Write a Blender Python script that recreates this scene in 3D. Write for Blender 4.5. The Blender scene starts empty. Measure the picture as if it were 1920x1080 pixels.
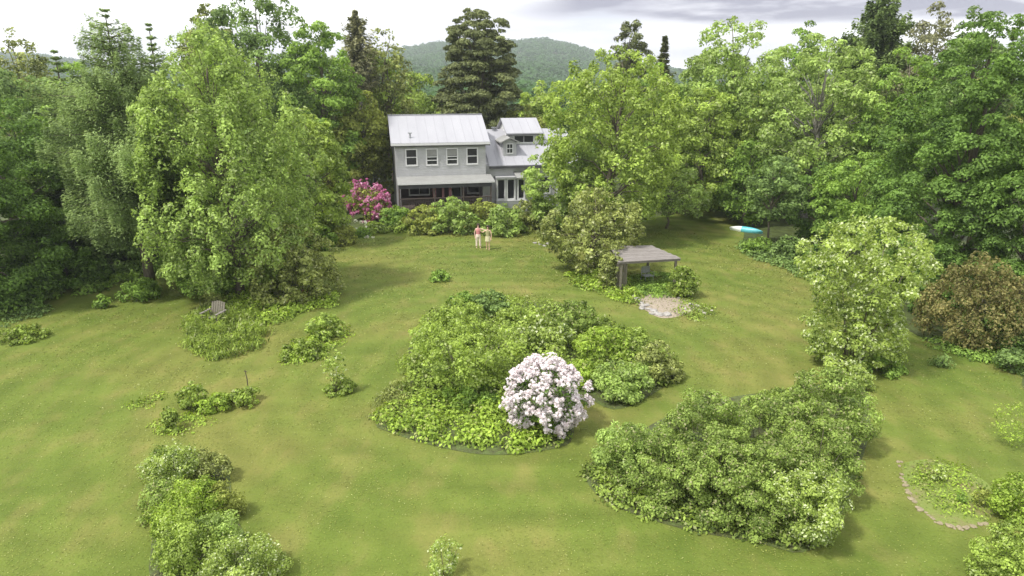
import bpy, bmesh, math, random
import numpy as np
from mathutils import Vector, Matrix

# ------------------------------------------------------------------ camera, sky, sun
S = bpy.context.scene
C = S.collection
R = math.radians
PITCH = 17.3; CH = 11.4; F = 1251.0
cam = bpy.data.cameras.new('camera'); co = bpy.data.objects.new('camera', cam); C.objects.link(co)
co.location = (0, 0, CH); co.rotation_euler = (R(90 - PITCH), 0, 0)
cam.sensor_width = 36; cam.lens = F / 1920 * 36; cam.clip_end = 6000; cam.clip_start = 0.3
S.camera = co
S.view_settings.view_transform = 'Standard'; S.view_settings.look = 'None'
S.view_settings.exposure = 1.02; S.view_settings.gamma = 1
SUN_EL, SUN_AZ = 57, -122            # azimuth clockwise from +Y
sd = bpy.data.lights.new('sun', 'SUN'); sd.energy = 2.3; sd.angle = R(6); sd.color = (1, .965, .90)
so = bpy.data.objects.new('sun', sd); C.objects.link(so)
tos = Vector((math.sin(R(SUN_AZ)) * math.cos(R(SUN_EL)), math.cos(R(SUN_AZ)) * math.cos(R(SUN_EL)), math.sin(R(SUN_EL))))
so.rotation_euler = tos.to_track_quat('Z', 'Y').to_euler()

W = bpy.data.worlds.new('World'); S.world = W; W.use_nodes = True
nt = W.node_tree; nt.nodes.clear()
def nn(t, typ, **k):
    n = t.nodes.new(typ)
    for a, b in k.items():
        if a.startswith('_'): n.inputs[a[1:].replace('_', ' ')].default_value = b
        else: setattr(n, a, b)
    return n
def mth(t, op, a, b=None, c=None, clamp=False):
    n = t.nodes.new('ShaderNodeMath'); n.operation = op; n.use_clamp = clamp
    for i, v in enumerate((a, b, c)):
        if v is None: continue
        if isinstance(v, (int, float)): n.inputs[i].default_value = v
        else: t.links.new(v, n.inputs[i])
    return n.outputs[0]
def ramp(t, fac, stops):
    n = t.nodes.new('ShaderNodeValToRGB'); e = n.color_ramp.elements
    while len(e) < len(stops): e.new(.5)
    for i, (p, c) in enumerate(stops):
        e[i].position = p
        e[i].color = (c, c, c, 1) if isinstance(c, (int, float)) else tuple(c) + (1,)
    t.links.new(fac, n.inputs[0]); return n.outputs[0]
sky = nn(nt, 'ShaderNodeTexSky', sky_type='NISHITA', sun_disc=False, sun_elevation=R(SUN_EL), sun_rotation=R(SUN_AZ))
b1 = nn(nt, 'ShaderNodeBackground'); b1.inputs[1].default_value = 0.10; nt.links.new(sky.outputs[0], b1.inputs[0])
tc = nn(nt, 'ShaderNodeTexCoord'); mp = nn(nt, 'ShaderNodeMapping'); mp.inputs['Scale'].default_value = (1, 1, 6.0)
mp.inputs['Location'].default_value = (0.35, 0.0, 0.12)
nt.links.new(tc.outputs['Generated'], mp.inputs[0])
nz = nn(nt, 'ShaderNodeTexNoise'); nz.inputs['Scale'].default_value = 2.6; nz.inputs['Detail'].default_value = 6; nz.inputs['Roughness'].default_value = .52
nt.links.new(mp.outputs[0], nz.inputs[0])
sx = nn(nt, 'ShaderNodeSeparateXYZ'); nt.links.new(tc.outputs['Generated'], sx.inputs[0])
# a grey cloud bank low over the hills, right of the house
el = sx.outputs['Z']; ax = sx.outputs['X']
wob = mth(nt, 'MULTIPLY', mth(nt, 'SUBTRACT', nz.outputs[0], .5), .10)
e2 = mth(nt, 'ADD', el, wob)
bank = mth(nt, 'MULTIPLY', mth(nt, 'SMOOTH_MIN', 1.0, mth(nt, 'MULTIPLY', mth(nt, 'SUBTRACT', e2, .066), 60, clamp=True), .1),
           mth(nt, 'MULTIPLY', mth(nt, 'SUBTRACT', .135, e2), 45, clamp=True))
bank = mth(nt, 'MULTIPLY', bank, mth(nt, 'MULTIPLY', mth(nt, 'ADD', ax, .02), 9, clamp=True))
nzb = nn(nt, 'ShaderNodeTexNoise'); nzb.inputs['Scale'].default_value = 9; nzb.inputs['Detail'].default_value = 5; nt.links.new(mp.outputs[0], nzb.inputs[0])
bank = mth(nt, 'MULTIPLY', bank, ramp(nt, nzb.outputs[0], [(.32, .5), (.52, 1.0)]))
cl = ramp(nt, nz.outputs[0], [(.30, (.34, .36, .43)), (.42, (.52, .52, .56)), (.52, (.66, .66, .67)), (.60, (1.0, 1.0, 1.0))])
mxg = nn(nt, 'ShaderNodeMix', data_type='RGBA'); nt.links.new(bank, mxg.inputs[0]); nt.links.new(cl, mxg.inputs[6]); mxg.inputs[7].default_value = (.17, .165, .215, 1)
b2 = nn(nt, 'ShaderNodeBackground'); b2.inputs[1].default_value = 1.1; nt.links.new(mxg.outputs[2], b2.inputs[0])
cov = ramp(nt, nz.outputs[0], [(.30, .72), (.42, .97)])
ms = nn(nt, 'ShaderNodeMixShader'); nt.links.new(cov, ms.inputs[0]); nt.links.new(b1.outputs[0], ms.inputs[1]); nt.links.new(b2.outputs[0], ms.inputs[2])
wo = nn(nt, 'ShaderNodeOutputWorld'); nt.links.new(ms.outputs[0], wo.inputs[0])

# ------------------------------------------------------------------ picture -> ground helpers
cp, sp = math.cos(R(PITCH)), math.sin(R(PITCH))
def ray(px, py):
    a, b = (px - 960) / F, (540 - py) / F
    return Vector((a, cp + b * sp, -sp + b * cp))
def G(px, py, z=0.0):
    d = ray(px, py); k = (z - CH) / d.z
    return Vector((d.x * k, d.y * k, z))
def at(px, py, Y):
    d = ray(px, py); k = Y / d.y
    return Vector((d.x * k, Y, CH + d.z * k))
def depth(p): return p.y * cp - (p.z - CH) * sp

# ------------------------------------------------------------------ materials
MATS = {}
def newmat(name):
    m = bpy.data.materials.new(name); m.use_nodes = True; m.node_tree.nodes.clear()
    o = m.node_tree.nodes.new('ShaderNodeOutputMaterial'); MATS[name] = m
    return m, m.node_tree, o
def leafmat(name, dark, light, odd=None, trans=.36, rough=.55, oddp=.93):
    if name.startswith('lf_'):
        k_ = {'lf_yellow': .98, 'lf_grass': .66, 'lf_bright': 1.4, 'lf_cover': 1.45, 'lf_hill': .9, 'lf_lilac': 1.7, 'lf_grey': 1.6, 'lf_maple': 2.1, 'lf_larch': 1.9, 'lf_bluegreen': 1.5, 'lf_pine': 1.25}.get(name, 1.75)
        w_ = (1.05, 1, .84)
        dark = tuple(min(.8, c * k_ * .60 * q) for c, q in zip(dark, w_)); light = tuple(min(.8, c * k_ * 1.34 * q) for c, q in zip(light, w_))
    m, t, o = newmat(name)
    a = nn(t, 'ShaderNodeAttribute', attribute_name='rl'); b = nn(t, 'ShaderNodeAttribute', attribute_name='rp')
    f = mth(t, 'ADD', mth(t, 'MULTIPLY', a.outputs['Fac'], .5), mth(t, 'MULTIPLY', b.outputs['Fac'], .5))
    mid = tuple((x + y) / 2 for x, y in zip(dark, light))
    col = ramp(t, f, [(.1, dark), (.5, mid), (.9, light)])
    if odd:
        k = mth(t, 'GREATER_THAN', a.outputs['Fac'], oddp)
        mx = nn(t, 'ShaderNodeMix', data_type='RGBA'); t.links.new(k, mx.inputs[0]); t.links.new(col, mx.inputs[6])
        mx.inputs[7].default_value = tuple(odd) + (1,); col = mx.outputs[2]
    p = nn(t, 'ShaderNodeBsdfPrincipled'); p.inputs['Roughness'].default_value = rough
    p.inputs['Specular IOR Level'].default_value = .18
    t.links.new(col, p.inputs['Base Color'])
    tr = nn(t, 'ShaderNodeBsdfTranslucent'); 
    hs = nn(t, 'ShaderNodeHueSaturation'); hs.inputs['Value'].default_value = 1.25; hs.inputs['Saturation'].default_value = 1.1; hs.inputs['Hue'].default_value = .49
    t.links.new(col, hs.inputs['Color']); t.links.new(hs.outputs[0], tr.inputs[0])
    mx = nn(t, 'ShaderNodeMixShader'); mx.inputs[0].default_value = trans
    t.links.new(p.outputs[0], mx.inputs[1]); t.links.new(tr.outputs[0], mx.inputs[2]); t.links.new(mx.outputs[0], o.inputs[0])
    return m
def surf(name, stops, scale=3, rough=.7, bump=.0, bscale=20, stretch=(1, 1, 1), metal=0, spec=.4, detail=6, bdist=.02):
    m, t, o = newmat(name)
    tcn = nn(t, 'ShaderNodeTexCoord'); mpn = nn(t, 'ShaderNodeMapping'); mpn.inputs['Scale'].default_value = stretch
    t.links.new(tcn.outputs['Object'], mpn.inputs[0])
    n = nn(t, 'ShaderNodeTexNoise'); n.inputs['Scale'].default_value = scale; n.inputs['Detail'].default_value = detail; n.inputs['Roughness'].default_value = .6
    t.links.new(mpn.outputs[0], n.inputs[0])
    col = ramp(t, n.outputs[0], stops)
    p = nn(t, 'ShaderNodeBsdfPrincipled'); p.inputs['Roughness'].default_value = rough; p.inputs['Metallic'].default_value = metal
    p.inputs['Specular IOR Level'].default_value = spec
    t.links.new(col, p.inputs['Base Color'])
    if bump:
        n2 = nn(t, 'ShaderNodeTexNoise'); n2.inputs['Scale'].default_value = bscale; n2.inputs['Detail'].default_value = 4
        t.links.new(mpn.outputs[0], n2.inputs[0])
        bp = nn(t, 'ShaderNodeBump'); bp.inputs['Strength'].default_value = bump; bp.inputs['Distance'].default_value = bdist
        t.links.new(n2.outputs[0], bp.inputs['Height']); t.links.new(bp.outputs[0], p.inputs['Normal'])
    t.links.new(p.outputs[0], o.inputs[0])
    return m

leafmat('lf_maple', (.076, .122, .033), (.19, .265, .085), odd=(.38, .45, .20))
leafmat('lf_bright', (.11, .175, .038), (.275, .375, .095), odd=(.46, .54, .22))
leafmat('lf_yellow', (.165, .265, .06), (.42, .55, .16), odd=(.66, .72, .42), oddp=.86)
leafmat('lf_mid', (.06, .115, .025), (.16, .25, .06))
leafmat('lf_deep', (.034, .074, .018), (.105, .178, .045))
leafmat('lf_cool', (.048, .090, .030), (.14, .21, .075))
leafmat('lf_grey', (.075, .105, .030), (.22, .26, .09), odd=(.42, .44, .22), trans=.25)
leafmat('lf_olive', (.085, .11, .03), (.21, .25, .07))
leafmat('lf_lilac', (.070, .115, .03), (.19, .265, .075), odd=(.40, .40, .20), oddp=.92)
leafmat('lf_bronze', (.078, .080, .032), (.20, .19, .085), odd=(.16, .19, .05), oddp=.8)
leafmat('lf_rust', (.12, .075, .04), (.26, .19, .09))
leafmat('lf_needle', (.030, .055, .020), (.085, .12, .045), trans=.15)
leafmat('lf_pine', (.055, .075, .030), (.15, .18, .08), trans=.2)
leafmat('lf_larch', (.075, .12, .05), (.16, .22, .10), trans=.35)
leafmat('lf_bluegreen', (.065, .11, .042), (.16, .225, .09))
leafmat('lf_cover', (.10, .17, .03), (.26, .37, .07), odd=(.42, .46, .16))
leafmat('lf_covercool', (.065, .105, .022), (.18, .25, .058), odd=(.38, .42, .18))
leafmat('lf_pinkgrey', (.08, .095, .055), (.18, .19, .12))
leafmat('lf_redleaf', (.10, .03, .025), (.28, .10, .075))
leafmat('lf_grass', (.24, .31, .07), (.31, .36, .09), odd=(.36, .38, .14), oddp=.92, trans=0)
leafmat('fl_white', (.74, .65, .66), (.90, .86, .86), trans=.25)
leafmat('fl_pink', (.42, .09, .22), (.72, .33, .50), odd=(.85, .62, .72), trans=.25)
leafmat('fl_cream', (.6, .6, .45), (.85, .85, .7), trans=.2)
leafmat('lf_hill', (.11, .22, .085), (.07, .15, .05))
surf('bark', [(.3, (.07, .055, .04)), (.7, (.20, .17, .13))], scale=6, stretch=(3, 3, .6), bump=.6, bscale=14)
surf('bark_grey', [(.3, (.13, .12, .10)), (.7, (.34, .32, .28))], scale=6, stretch=(3, 3, .6), bump=.6, bscale=14)
surf('soil', [(.3, (.045, .045, .018)), (.48, (.075, .09, .028)), (.7, (.10, .15, .032))], scale=3, bump=.8, bscale=9, bdist=.05)
surf('soil_pale', [(.34, (.20, .17, .075)), (.50, (.165, .205, .042)), (.7, (.15, .21, .033))], scale=1.3, bump=.8, bscale=9, bdist=.05)
surf('stone', [(.3, (.30, .27, .23)), (.7, (.58, .54, .48))], scale=5, bump=.5, bscale=12)
surf('stone_pale', [(.3, (.22, .205, .185)), (.7, (.42, .40, .37))], scale=5, bump=.5, bscale=12)
surf('stone_tan', [(.3, (.20, .165, .10)), (.7, (.33, .28, .18))], scale=5, bump=.5, bscale=12)
surf('gravel', [(.3, (.24, .20, .15)), (.7, (.40, .33, .26))], scale=7, bump=.8, bscale=25)
surf('oldwood', [(.3, (.15, .13, .115)), (.7, (.31, .285, .27))], scale=4, stretch=(1, 9, 9), bump=.4, bscale=12)
surf('oldwood_v', [(.3, (.10, .09, .065)), (.7, (.22, .20, .155))], scale=4, stretch=(9, 9, 1), bump=.4, bscale=12)
surf('brownwood', [(.3, (.055, .042, .035)), (.7, (.13, .10, .085))], scale=4, stretch=(5, 5, 1), bump=.3)
surf('white_paint', [(.3, (.62, .62, .62)), (.7, (.70, .70, .69))], scale=3, rough=.5)
surf('roof_metal', [(.3, (.33, .33, .355)), (.7, (.385, .385, .41))], scale=.6, stretch=(1, .3, .3), rough=.45, spec=.5)
surf('roof_seam', [(.3, (.32, .32, .345)), (.7, (.37, .37, .395))], scale=1, rough=.5)
surf('roof_grey', [(.3, (.24, .24, .228)), (.7, (.30, .30, .285))], scale=2, rough=.6)
surf('dark_trim', [(.3, (.05, .05, .055)), (.7, (.09, .09, .095))], scale=2, rough=.6)
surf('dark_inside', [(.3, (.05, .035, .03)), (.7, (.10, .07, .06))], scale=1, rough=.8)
surf('curtain', [(.3, (.30, .14, .16)), (.7, (.42, .24, .24))], scale=2, stretch=(8, 8, .5), rough=.9)
surf('skin', [(.3, (.62, .40, .30)), (.7, (.70, .47, .36))], scale=4, rough=.5)
surf('skin_pale', [(.3, (.66, .45, .36)), (.7, (.74, .52, .42))], scale=4, rough=.5)
surf('hair_dark', [(.3, (.025, .014, .010)), (.7, (.06, .035, .025))], scale=9, rough=.5)
surf('cloth_pink', [(.3, (.50, .18, .19)), (.7, (.62, .28, .28))], scale=6, rough=.9)
surf('cloth_cream', [(.3, (.68, .56, .46)), (.7, (.80, .70, .60))], scale=6, rough=.9)
surf('cloth_khaki', [(.3, (.27, .26, .12)), (.7, (.38, .36, .19))], scale=6, rough=.9)
surf('cloth_sand', [(.3, (.52, .47, .28)), (.7, (.62, .58, .38))], scale=6, rough=.9)
surf('shoe', [(.3, (.35, .25, .18)), (.7, (.5, .4, .3))], scale=6)
surf('metal_grey', [(.3, (.28, .29, .31)), (.7, (.42, .43, .45))], scale=6, rough=.4, metal=.4)
surf('canoe_white', [(.3, (.78, .82, .80)), (.7, (.86, .88, .86))], scale=3, rough=.3)
surf('canoe_blue', [(.3, (.10, .44, .50)), (.7, (.18, .60, .66))], scale=3, rough=.3)
m, t, o = newmat('glass')
p = nn(t, 'ShaderNodeBsdfPrincipled'); p.inputs['Base Color'].default_value = (.035, .035, .04, 1); p.inputs['Roughness'].default_value = .12
t.links.new(p.outputs[0], o.inputs[0])
# grey clapboard
m, t, o = newmat('siding')
g = nn(t, 'ShaderNodeTexCoord'); s_ = nn(t, 'ShaderNodeSeparateXYZ'); t.links.new(g.outputs['Object'], s_.inputs[0])
fr = mth(t, 'FRACT', mth(t, 'MULTIPLY', s_.outputs['Z'], 7.0))
nz2 = nn(t, 'ShaderNodeTexNoise'); nz2.inputs['Scale'].default_value = 1.4; t.links.new(g.outputs['Object'], nz2.inputs[0])
p = nn(t, 'ShaderNodeBsdfPrincipled'); p.inputs['Roughness'].default_value = .6
t.links.new(ramp(t, nz2.outputs[0], [(.3, (.43, .43, .435)), (.7, (.50, .50, .51))]), p.inputs['Base Color'])
bp = nn(t, 'ShaderNodeBump'); bp.inputs['Strength'].default_value = .8; bp.inputs['Distance'].default_value = .02
t.links.new(fr, bp.inputs['Height']); t.links.new(bp.outputs[0], p.inputs['Normal']); t.links.new(p.outputs[0], o.inputs[0])
# mown lawn
m, t, o = newmat('lawn')
g = nn(t, 'ShaderNodeTexCoord')
def noise(sc, det=5, st=(1, 1, 1), rot=0, rough=.55):
    mp_ = nn(t, 'ShaderNodeMapping'); mp_.inputs['Scale'].default_value = st; mp_.inputs['Rotation'].default_value = (0, 0, rot)
    t.links.new(g.outputs['Object'], mp_.inputs[0])
    n = nn(t, 'ShaderNodeTexNoise'); n.inputs['Scale'].default_value = sc; n.inputs['Detail'].default_value = det; n.inputs['Roughness'].default_value = rough
    t.links.new(mp_.outputs[0], n.inputs[0]); return n.outputs[0]
big = noise(.13, 4); med = noise(.9, 6, (1, .6, 1), .5); fine = noise(14, 4); stripe = noise(.75, 3, (.16, 1.3, 1), -.5)
c1 = ramp(t, big, [(.34, (.135, .200, .030)), (.48, (.190, .246, .044)), (.62, (.285, .270, .074))])
c2 = ramp(t, med, [(.30, (.120, .182, .026)), (.50, (.185, .240, .042)), (.68, (.315, .285, .088))])
mx = nn(t, 'ShaderNodeMix', data_type='RGBA'); mx.inputs[0].default_value = .46; t.links.new(c1, mx.inputs[6]); t.links.new(c2, mx.inputs[7])
wv = nn(t, 'ShaderNodeTexWave', wave_type='RINGS', rings_direction='SPHERICAL'); wv.inputs['Scale'].default_value = .22; wv.inputs['Distortion'].default_value = 5; wv.inputs['Detail'].default_value = 3; wv.inputs['Detail Scale'].default_value = .35
wm = nn(t, 'ShaderNodeMapping'); wm.inputs['Location'].default_value = (-G(985, 690).x, -G(985, 690).y, 0); t.links.new(g.outputs['Object'], wm.inputs[0]); t.links.new(wm.outputs[0], wv.inputs[0])
vv = mth(t, 'ADD', mth(t, 'ADD', mth(t, 'MULTIPLY', fine, .55), mth(t, 'MULTIPLY', stripe, .6)), mth(t, 'MULTIPLY', wv.outputs['Fac'], .16))
mv = nn(t, 'ShaderNodeMix', data_type='RGBA', blend_type='MULTIPLY'); mv.inputs[0].default_value = 1
t.links.new(mx.outputs[2], mv.inputs[6]); t.links.new(ramp(t, vv, [(.42, .54), (.82, .75)]), mv.inputs[7])
p = nn(t, 'ShaderNodeBsdfPrincipled'); p.inputs['Roughness'].default_value = .85; p.inputs['Specular IOR Level'].default_value = .15
t.links.new(mv.outputs[2], p.inputs['Base Color'])
bp = nn(t, 'ShaderNodeBump'); bp.inputs['Strength'].default_value = .5; bp.inputs['Distance'].default_value = .03
t.links.new(mth(t, 'ADD', fine, mth(t, 'MULTIPLY', noise(3.5, 4), 1.6)), bp.inputs['Height']); t.links.new(bp.outputs[0], p.inputs['Normal'])
t.links.new(p.outputs[0], o.inputs[0])
surf('forest_floor', [(.3, (.035, .045, .015)), (.5, (.065, .085, .022)), (.7, (.09, .12, .03))], scale=1.2, bump=1, bscale=5, bdist=.1)

# ------------------------------------------------------------------ object helpers
def tag(o, label, cat, group=None, kind=None):
    if label: o['label'] = label
    if cat: o['category'] = cat
    if group: o['group'] = group
    if kind: o['kind'] = kind
    return o
def thing(name, label, cat, loc=(0, 0, 0), rotz=0, group=None):
    o = bpy.data.objects.new(name, None); C.objects.link(o); o.location = loc; o.rotation_euler = (0, 0, rotz)
    o.empty_display_size = .3
    return tag(o, label, cat, group)
def link(name, me, mat, parent=None):
    for k in (mat if isinstance(mat, (list, tuple)) else [mat]): me.materials.append(MATS[k])
    o = bpy.data.objects.new(name, me); C.objects.link(o)
    if parent: o.parent = parent
    return o
class MB:
    def __init__(s): s.v = []; s.f = []
    def box(s, a, b, rot=None, piv=None):
        x0, y0, z0 = a; x1, y1, z1 = b; n = len(s.v)
        vs = [Vector(q) for q in ((x0,y0,z0),(x1,y0,z0),(x1,y1,z0),(x0,y1,z0),(x0,y0,z1),(x1,y0,z1),(x1,y1,z1),(x0,y1,z1))]
        if rot is not None:
            pv = Vector(piv) if piv else (Vector(a) + Vector(b)) / 2
            vs = [rot @ (q - pv) + pv for q in vs]
        s.v += vs; s.f += [tuple(n + i for i in q) for q in ((0,3,2,1),(4,5,6,7),(0,1,5,4),(1,2,6,5),(2,3,7,6),(3,0,4,7))]
    def hexa(s, vs):
        n = len(s.v); s.v += [Vector(q) for q in vs]
        s.f += [tuple(n + i for i in q) for q in ((0,3,2,1),(4,5,6,7),(0,1,5,4),(1,2,6,5),(2,3,7,6),(3,0,4,7))]
    def poly(s, pts):
        n = len(s.v); s.v += [Vector(q) for q in pts]; s.f.append(tuple(range(n, n + len(pts))))
    def prism(s, pts, vec):
        n = len(s.v); k = len(pts); v = Vector(vec)
        s.v += [Vector(q) for q in pts] + [Vector(q) + v for q in pts]
        s.f += [tuple(range(n + k - 1, n - 1, -1)), tuple(range(n + k, n + 2 * k))]
        s.f += [(n + i, n + (i + 1) % k, n + k + (i + 1) % k, n + k + i) for i in range(k)]
    def tube(s, pts, rad, sides=6, cap=True):
        pts = [Vector(q) for q in pts]; n = len(s.v); m = len(pts)
        for i, q in enumerate(pts):
            d = (pts[min(i + 1, m - 1)] - pts[max(i - 1, 0)]).normalized()
            u = d.cross(Vector((0.31, 1, 0.05))); u = u.normalized() if u.length > 1e-3 else Vector((1, 0, 0)); w = d.cross(u)
            r = rad[i] if isinstance(rad, (list, tuple)) else rad
            for k in range(sides):
                a = 2 * math.pi * k / sides; s.v.append(q + (u * math.cos(a) + w * math.sin(a)) * r)
        for i in range(m - 1):
            for k in range(sides):
                a = n + i * sides + k; b = n + i * sides + (k + 1) % sides
                s.f.append((a, b, b + sides, a + sides))
        if cap: s.f.append(tuple(n + (m - 1) * sides + k for k in range(sides))); s.f.append(tuple(n + k for k in reversed(range(sides))))
    def build(s, name, mat, parent=None, smooth=False, bevel=0):
        me = bpy.data.meshes.new(name); me.from_pydata([tuple(q) for q in s.v], [], s.f); me.update()
        if bevel or True:
            bm = bmesh.new(); bm.from_mesh(me)
            bmesh.ops.recalc_face_normals(bm, faces=bm.faces)
            if bevel: bmesh.ops.bevel(bm, geom=bm.edges[:], offset=bevel, segments=1, affect='EDGES', clamp_overlap=True)
            bm.to_mesh(me); bm.free()
        if smooth: me.shade_smooth()
        return link(name, me, mat, parent)

NL = 0
def leafmesh(name, P, N, T, L, Wd, rl, rp, mat, parent=None, fold=.18):
    """every leaf or leaf spray is one folded rhombus; rl / rp are per leaf and per clump random numbers"""
    global NL
    n = len(P); NL += n
    N = N / (np.linalg.norm(N, axis=1, keepdims=True) + 1e-9)
    B = np.cross(N, T); B /= (np.linalg.norm(B, axis=1, keepdims=True) + 1e-9); T = np.cross(B, N)
    L = np.broadcast_to(L, (n,))[:, None]; Wd = np.broadcast_to(Wd, (n,))[:, None]
    V = np.empty((n, 4, 3), np.float32)
    V[:, 0] = P - T * L * .5; V[:, 2] = P + T * L * .5 - N * L * .10
    V[:, 1] = P + B * Wd * .5 + N * Wd * fold - T * L * .08; V[:, 3] = P - B * Wd * .5 + N * Wd * fold - T * L * .08
    me = bpy.data.meshes.new(name)
    me.vertices.add(4 * n); me.vertices.foreach_set('co', V.ravel())
    me.loops.add(4 * n); me.loops.foreach_set('vertex_index', np.arange(4 * n, dtype=np.int32))
    me.polygons.add(n); me.polygons.foreach_set('loop_start', np.arange(0, 4 * n, 4, dtype=np.int32))
    me.polygons.foreach_set('loop_total', np.full(n, 4, np.int32))
    for k, a in (('rl', rl), ('rp', rp)):
        at_ = me.attributes.new(k, 'FLOAT', 'FACE'); at_.data.foreach_set('value', np.asarray(a, np.float32))
    me.update(calc_edges=True)
    return link(name, me, mat, parent)

PROF = {
 'round': ([0, .08, .25, .45, .65, .82, .93, 1], [.35, .72, .95, 1, .92, .70, .45, .10]),
 'oval':  ([0, .1, .3, .5, .7, .85, .95, 1], [.55, .85, 1, .97, .82, .58, .34, .06]),
 'maple': ([0, .08, .18, .35, .5, .68, .82, .92, 1], [.40, .85, 1, .98, .90, .76, .54, .32, .06]),
 'spire': ([0, .1, .3, .6, .85, 1], [.5, .9, 1, .62, .28, .03]),
 'dome':  ([0, .15, .4, .65, .85, 1], [.86, 1, .97, .82, .55, .12]),
 'mound': ([0, .2, .5, .8, 1], [1, .97, .82, .5, .1]),
 'vase':  ([0, .2, .45, .7, .9, 1], [.35, .62, .9, 1, .75, .2]),
 'umbrella': ([0, .15, .4, .7, .9, 1], [.75, 1, .92, .66, .36, .08]),
 'hour':  ([0, .08, .22, .38, .48, .58, .75, .9, 1], [.5, .76, .80, .62, .62, .98, 1, .82, .25]),
}
def crown(name, c, z0, z1, rx, prof, L, mat, parent, rng, pr=None, cover=1.0, flat=.65, lobes=.22, droop=.0, fill=.18, ry=None, lw=.62, up=.55, spread=.5, lean=(0, 0), tip=0.0, dn=1.0):
    """c: (x, y) of the axis, in the parent's frame"""
    ry = ry or rx; h = z1 - z0; pr = pr or max(.28, L * 3.4)
    pt, pv = PROF[prof] if isinstance(prof, str) else prof
    area = 2 * math.pi * (rx + ry) / 2 * h * float(np.mean(pv)) + math.pi * rx * ry * .6
    npf = int(max(8, area * dn * 1.75 / (math.pi * pr * pr)))
    t = rng.random(npf * 6); keep = rng.random(npf * 6) < np.interp(t, pt, pv) * (1.0) + .12; t = t[keep][:npf]; npf = len(t)
    a = rng.random(npf) * 2 * np.pi
    lob = np.zeros(npf)
    for k in range(2, 7):
        lob += np.sin(k * a + rng.random() * 6.3 + (rng.random() - .5) * 14 * t) / (k ** .6)
    lob *= lobes / 1.4
    rho = np.where(rng.random(npf) < fill, rng.random(npf) ** .6 * .8, .88 + .14 * rng.random(npf))
    rad = np.interp(t, pt, pv) * (1 + lob + rng.normal(0, .05, npf)) * rho
    rr = max(.5, 1 - pr * .55 / max(rx, .1))
    X = c[0] + np.cos(a) * rad * rx * rr + lean[0] * t; Y = c[1] + np.sin(a) * rad * ry * rr + lean[1] * t
    Z = z0 + t * h * (1 - min(.1, pr * .4 / h)) + rng.normal(0, .02 * h, npf) 
    Z = np.maximum(Z, z0 + .02 * h)
    cen = np.stack([X, Y, Z], 1)
    out = np.stack([np.cos(a), np.sin(a), np.zeros(npf)], 1) * rho[:, None]
    nl = int(cover * 1.35 * math.pi * pr * pr / (L * L * lw * .5)); nl = max(6, nl)
    psz = rng.uniform(.6, 1.3, npf) * np.interp(t, [0, .75, 1], [1, 1, .6])
    cnt = np.maximum(4, (nl * psz ** 2).astype(int)); idx = np.repeat(np.arange(npf), cnt); n = len(idx)
    d = rng.normal(0, 1, (n, 3)) + np.array([0, 0, up]) + out[idx] * spread
    d /= np.linalg.norm(d, axis=1, keepdims=True)
    rr_ = (pr * psz[idx] * (.35 + .75 * np.sqrt(rng.random(n))))[:, None]
    P = cen[idx] + d * rr_ * np.array([1, 1, flat])
    # the rim of every clump hangs down a little
    P[:, 2] -= droop * ((P[:, :2] - cen[idx][:, :2]) ** 2).sum(1) / pr
    if tip:   # long upright shoots
        P[:, 2] += tip * rng.random(n) ** 3 * (rng.random(npf) ** 2)[idx]
    P[:, 2] = np.maximum(P[:, 2], .03)
    N = d * .8 + rng.normal(0, .42, (n, 3)) + np.array([0, 0, .25])
    T = rng.normal(0, 1, (n, 3)) + d * .8 - np.array([0, 0, droop * 1.6])
    ls = L * rng.uniform(.5, 1.45, n)
    leafmesh(name, P, N, T, ls, ls * lw, rng.random(n), np.clip(rng.normal(.5, .25, npf), 0, 1)[idx], mat, parent)
    return cen

def limbs(mb, cen, base, top, r0, rng, k, thin=.35, start=.35):
    """trunk and limbs reaching the foliage clumps"""
    base = Vector(base); top = Vector(top)
    mid = [base.lerp(top, f) + Vector((rng.normal(0, .02), rng.normal(0, .02), 0)) * (top - base).length * (f > 0) for f in (0, .12, .3, .5, .7, .88, 1)]
    rads = [r0 * q for q in (1.25, .95, .82, .62, .42, .22, .08)]
    mb.tube(mid, rads, 8)
    if len(cen) == 0: return
    sel = rng.choice(len(cen), min(k, len(cen)), replace=False)
    H = top.z - base.z
    for i in sel:
        e = Vector(cen[i]); f = min(.92, max(start, (e.z - base.z) / H * .75 - .05))
        j = f * 6; q = base.lerp(top, f)
        ln = (e - q).length
        if ln < .2: continue
        m1 = q.lerp(e, .45) + Vector((0, 0, .10 * ln)) + Vector(rng.normal(0, .05, 3)) * ln
        r = r0 * thin * (1.1 - f) + .012
        mb.tube([q, q.lerp(m1, .5) , m1, m1.lerp(e, .6) + Vector(rng.normal(0, .03, 3)) * ln, e], [r, r * .85, r * .6, r * .35, r * .12], 5, cap=False)

def place(px, pyb, pyt, hw, Y=None, off=.0):
    """base pixel, top pixel row and half width -> base point, height, radius"""
    g = G(px, pyb) if Y is None else at(px, 400, Y); g.z = 0
    r = hw * depth(Vector((g.x, g.y, 1.5))) / F
    if off:
        d = Vector((g.x, g.y, 0)).normalized(); g = g + d * r * off
        r = hw * depth(Vector((g.x, g.y, 1.5))) / F
    h = at(px, pyt, g.y).z
    if off: g.x = (px - 960) / F * depth(Vector((g.x, g.y, h * .5)))
    return g, max(h, .15), r
SEED = [11]
def rngn(): SEED[0] += 1; return np.random.default_rng(SEED[0])

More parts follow.
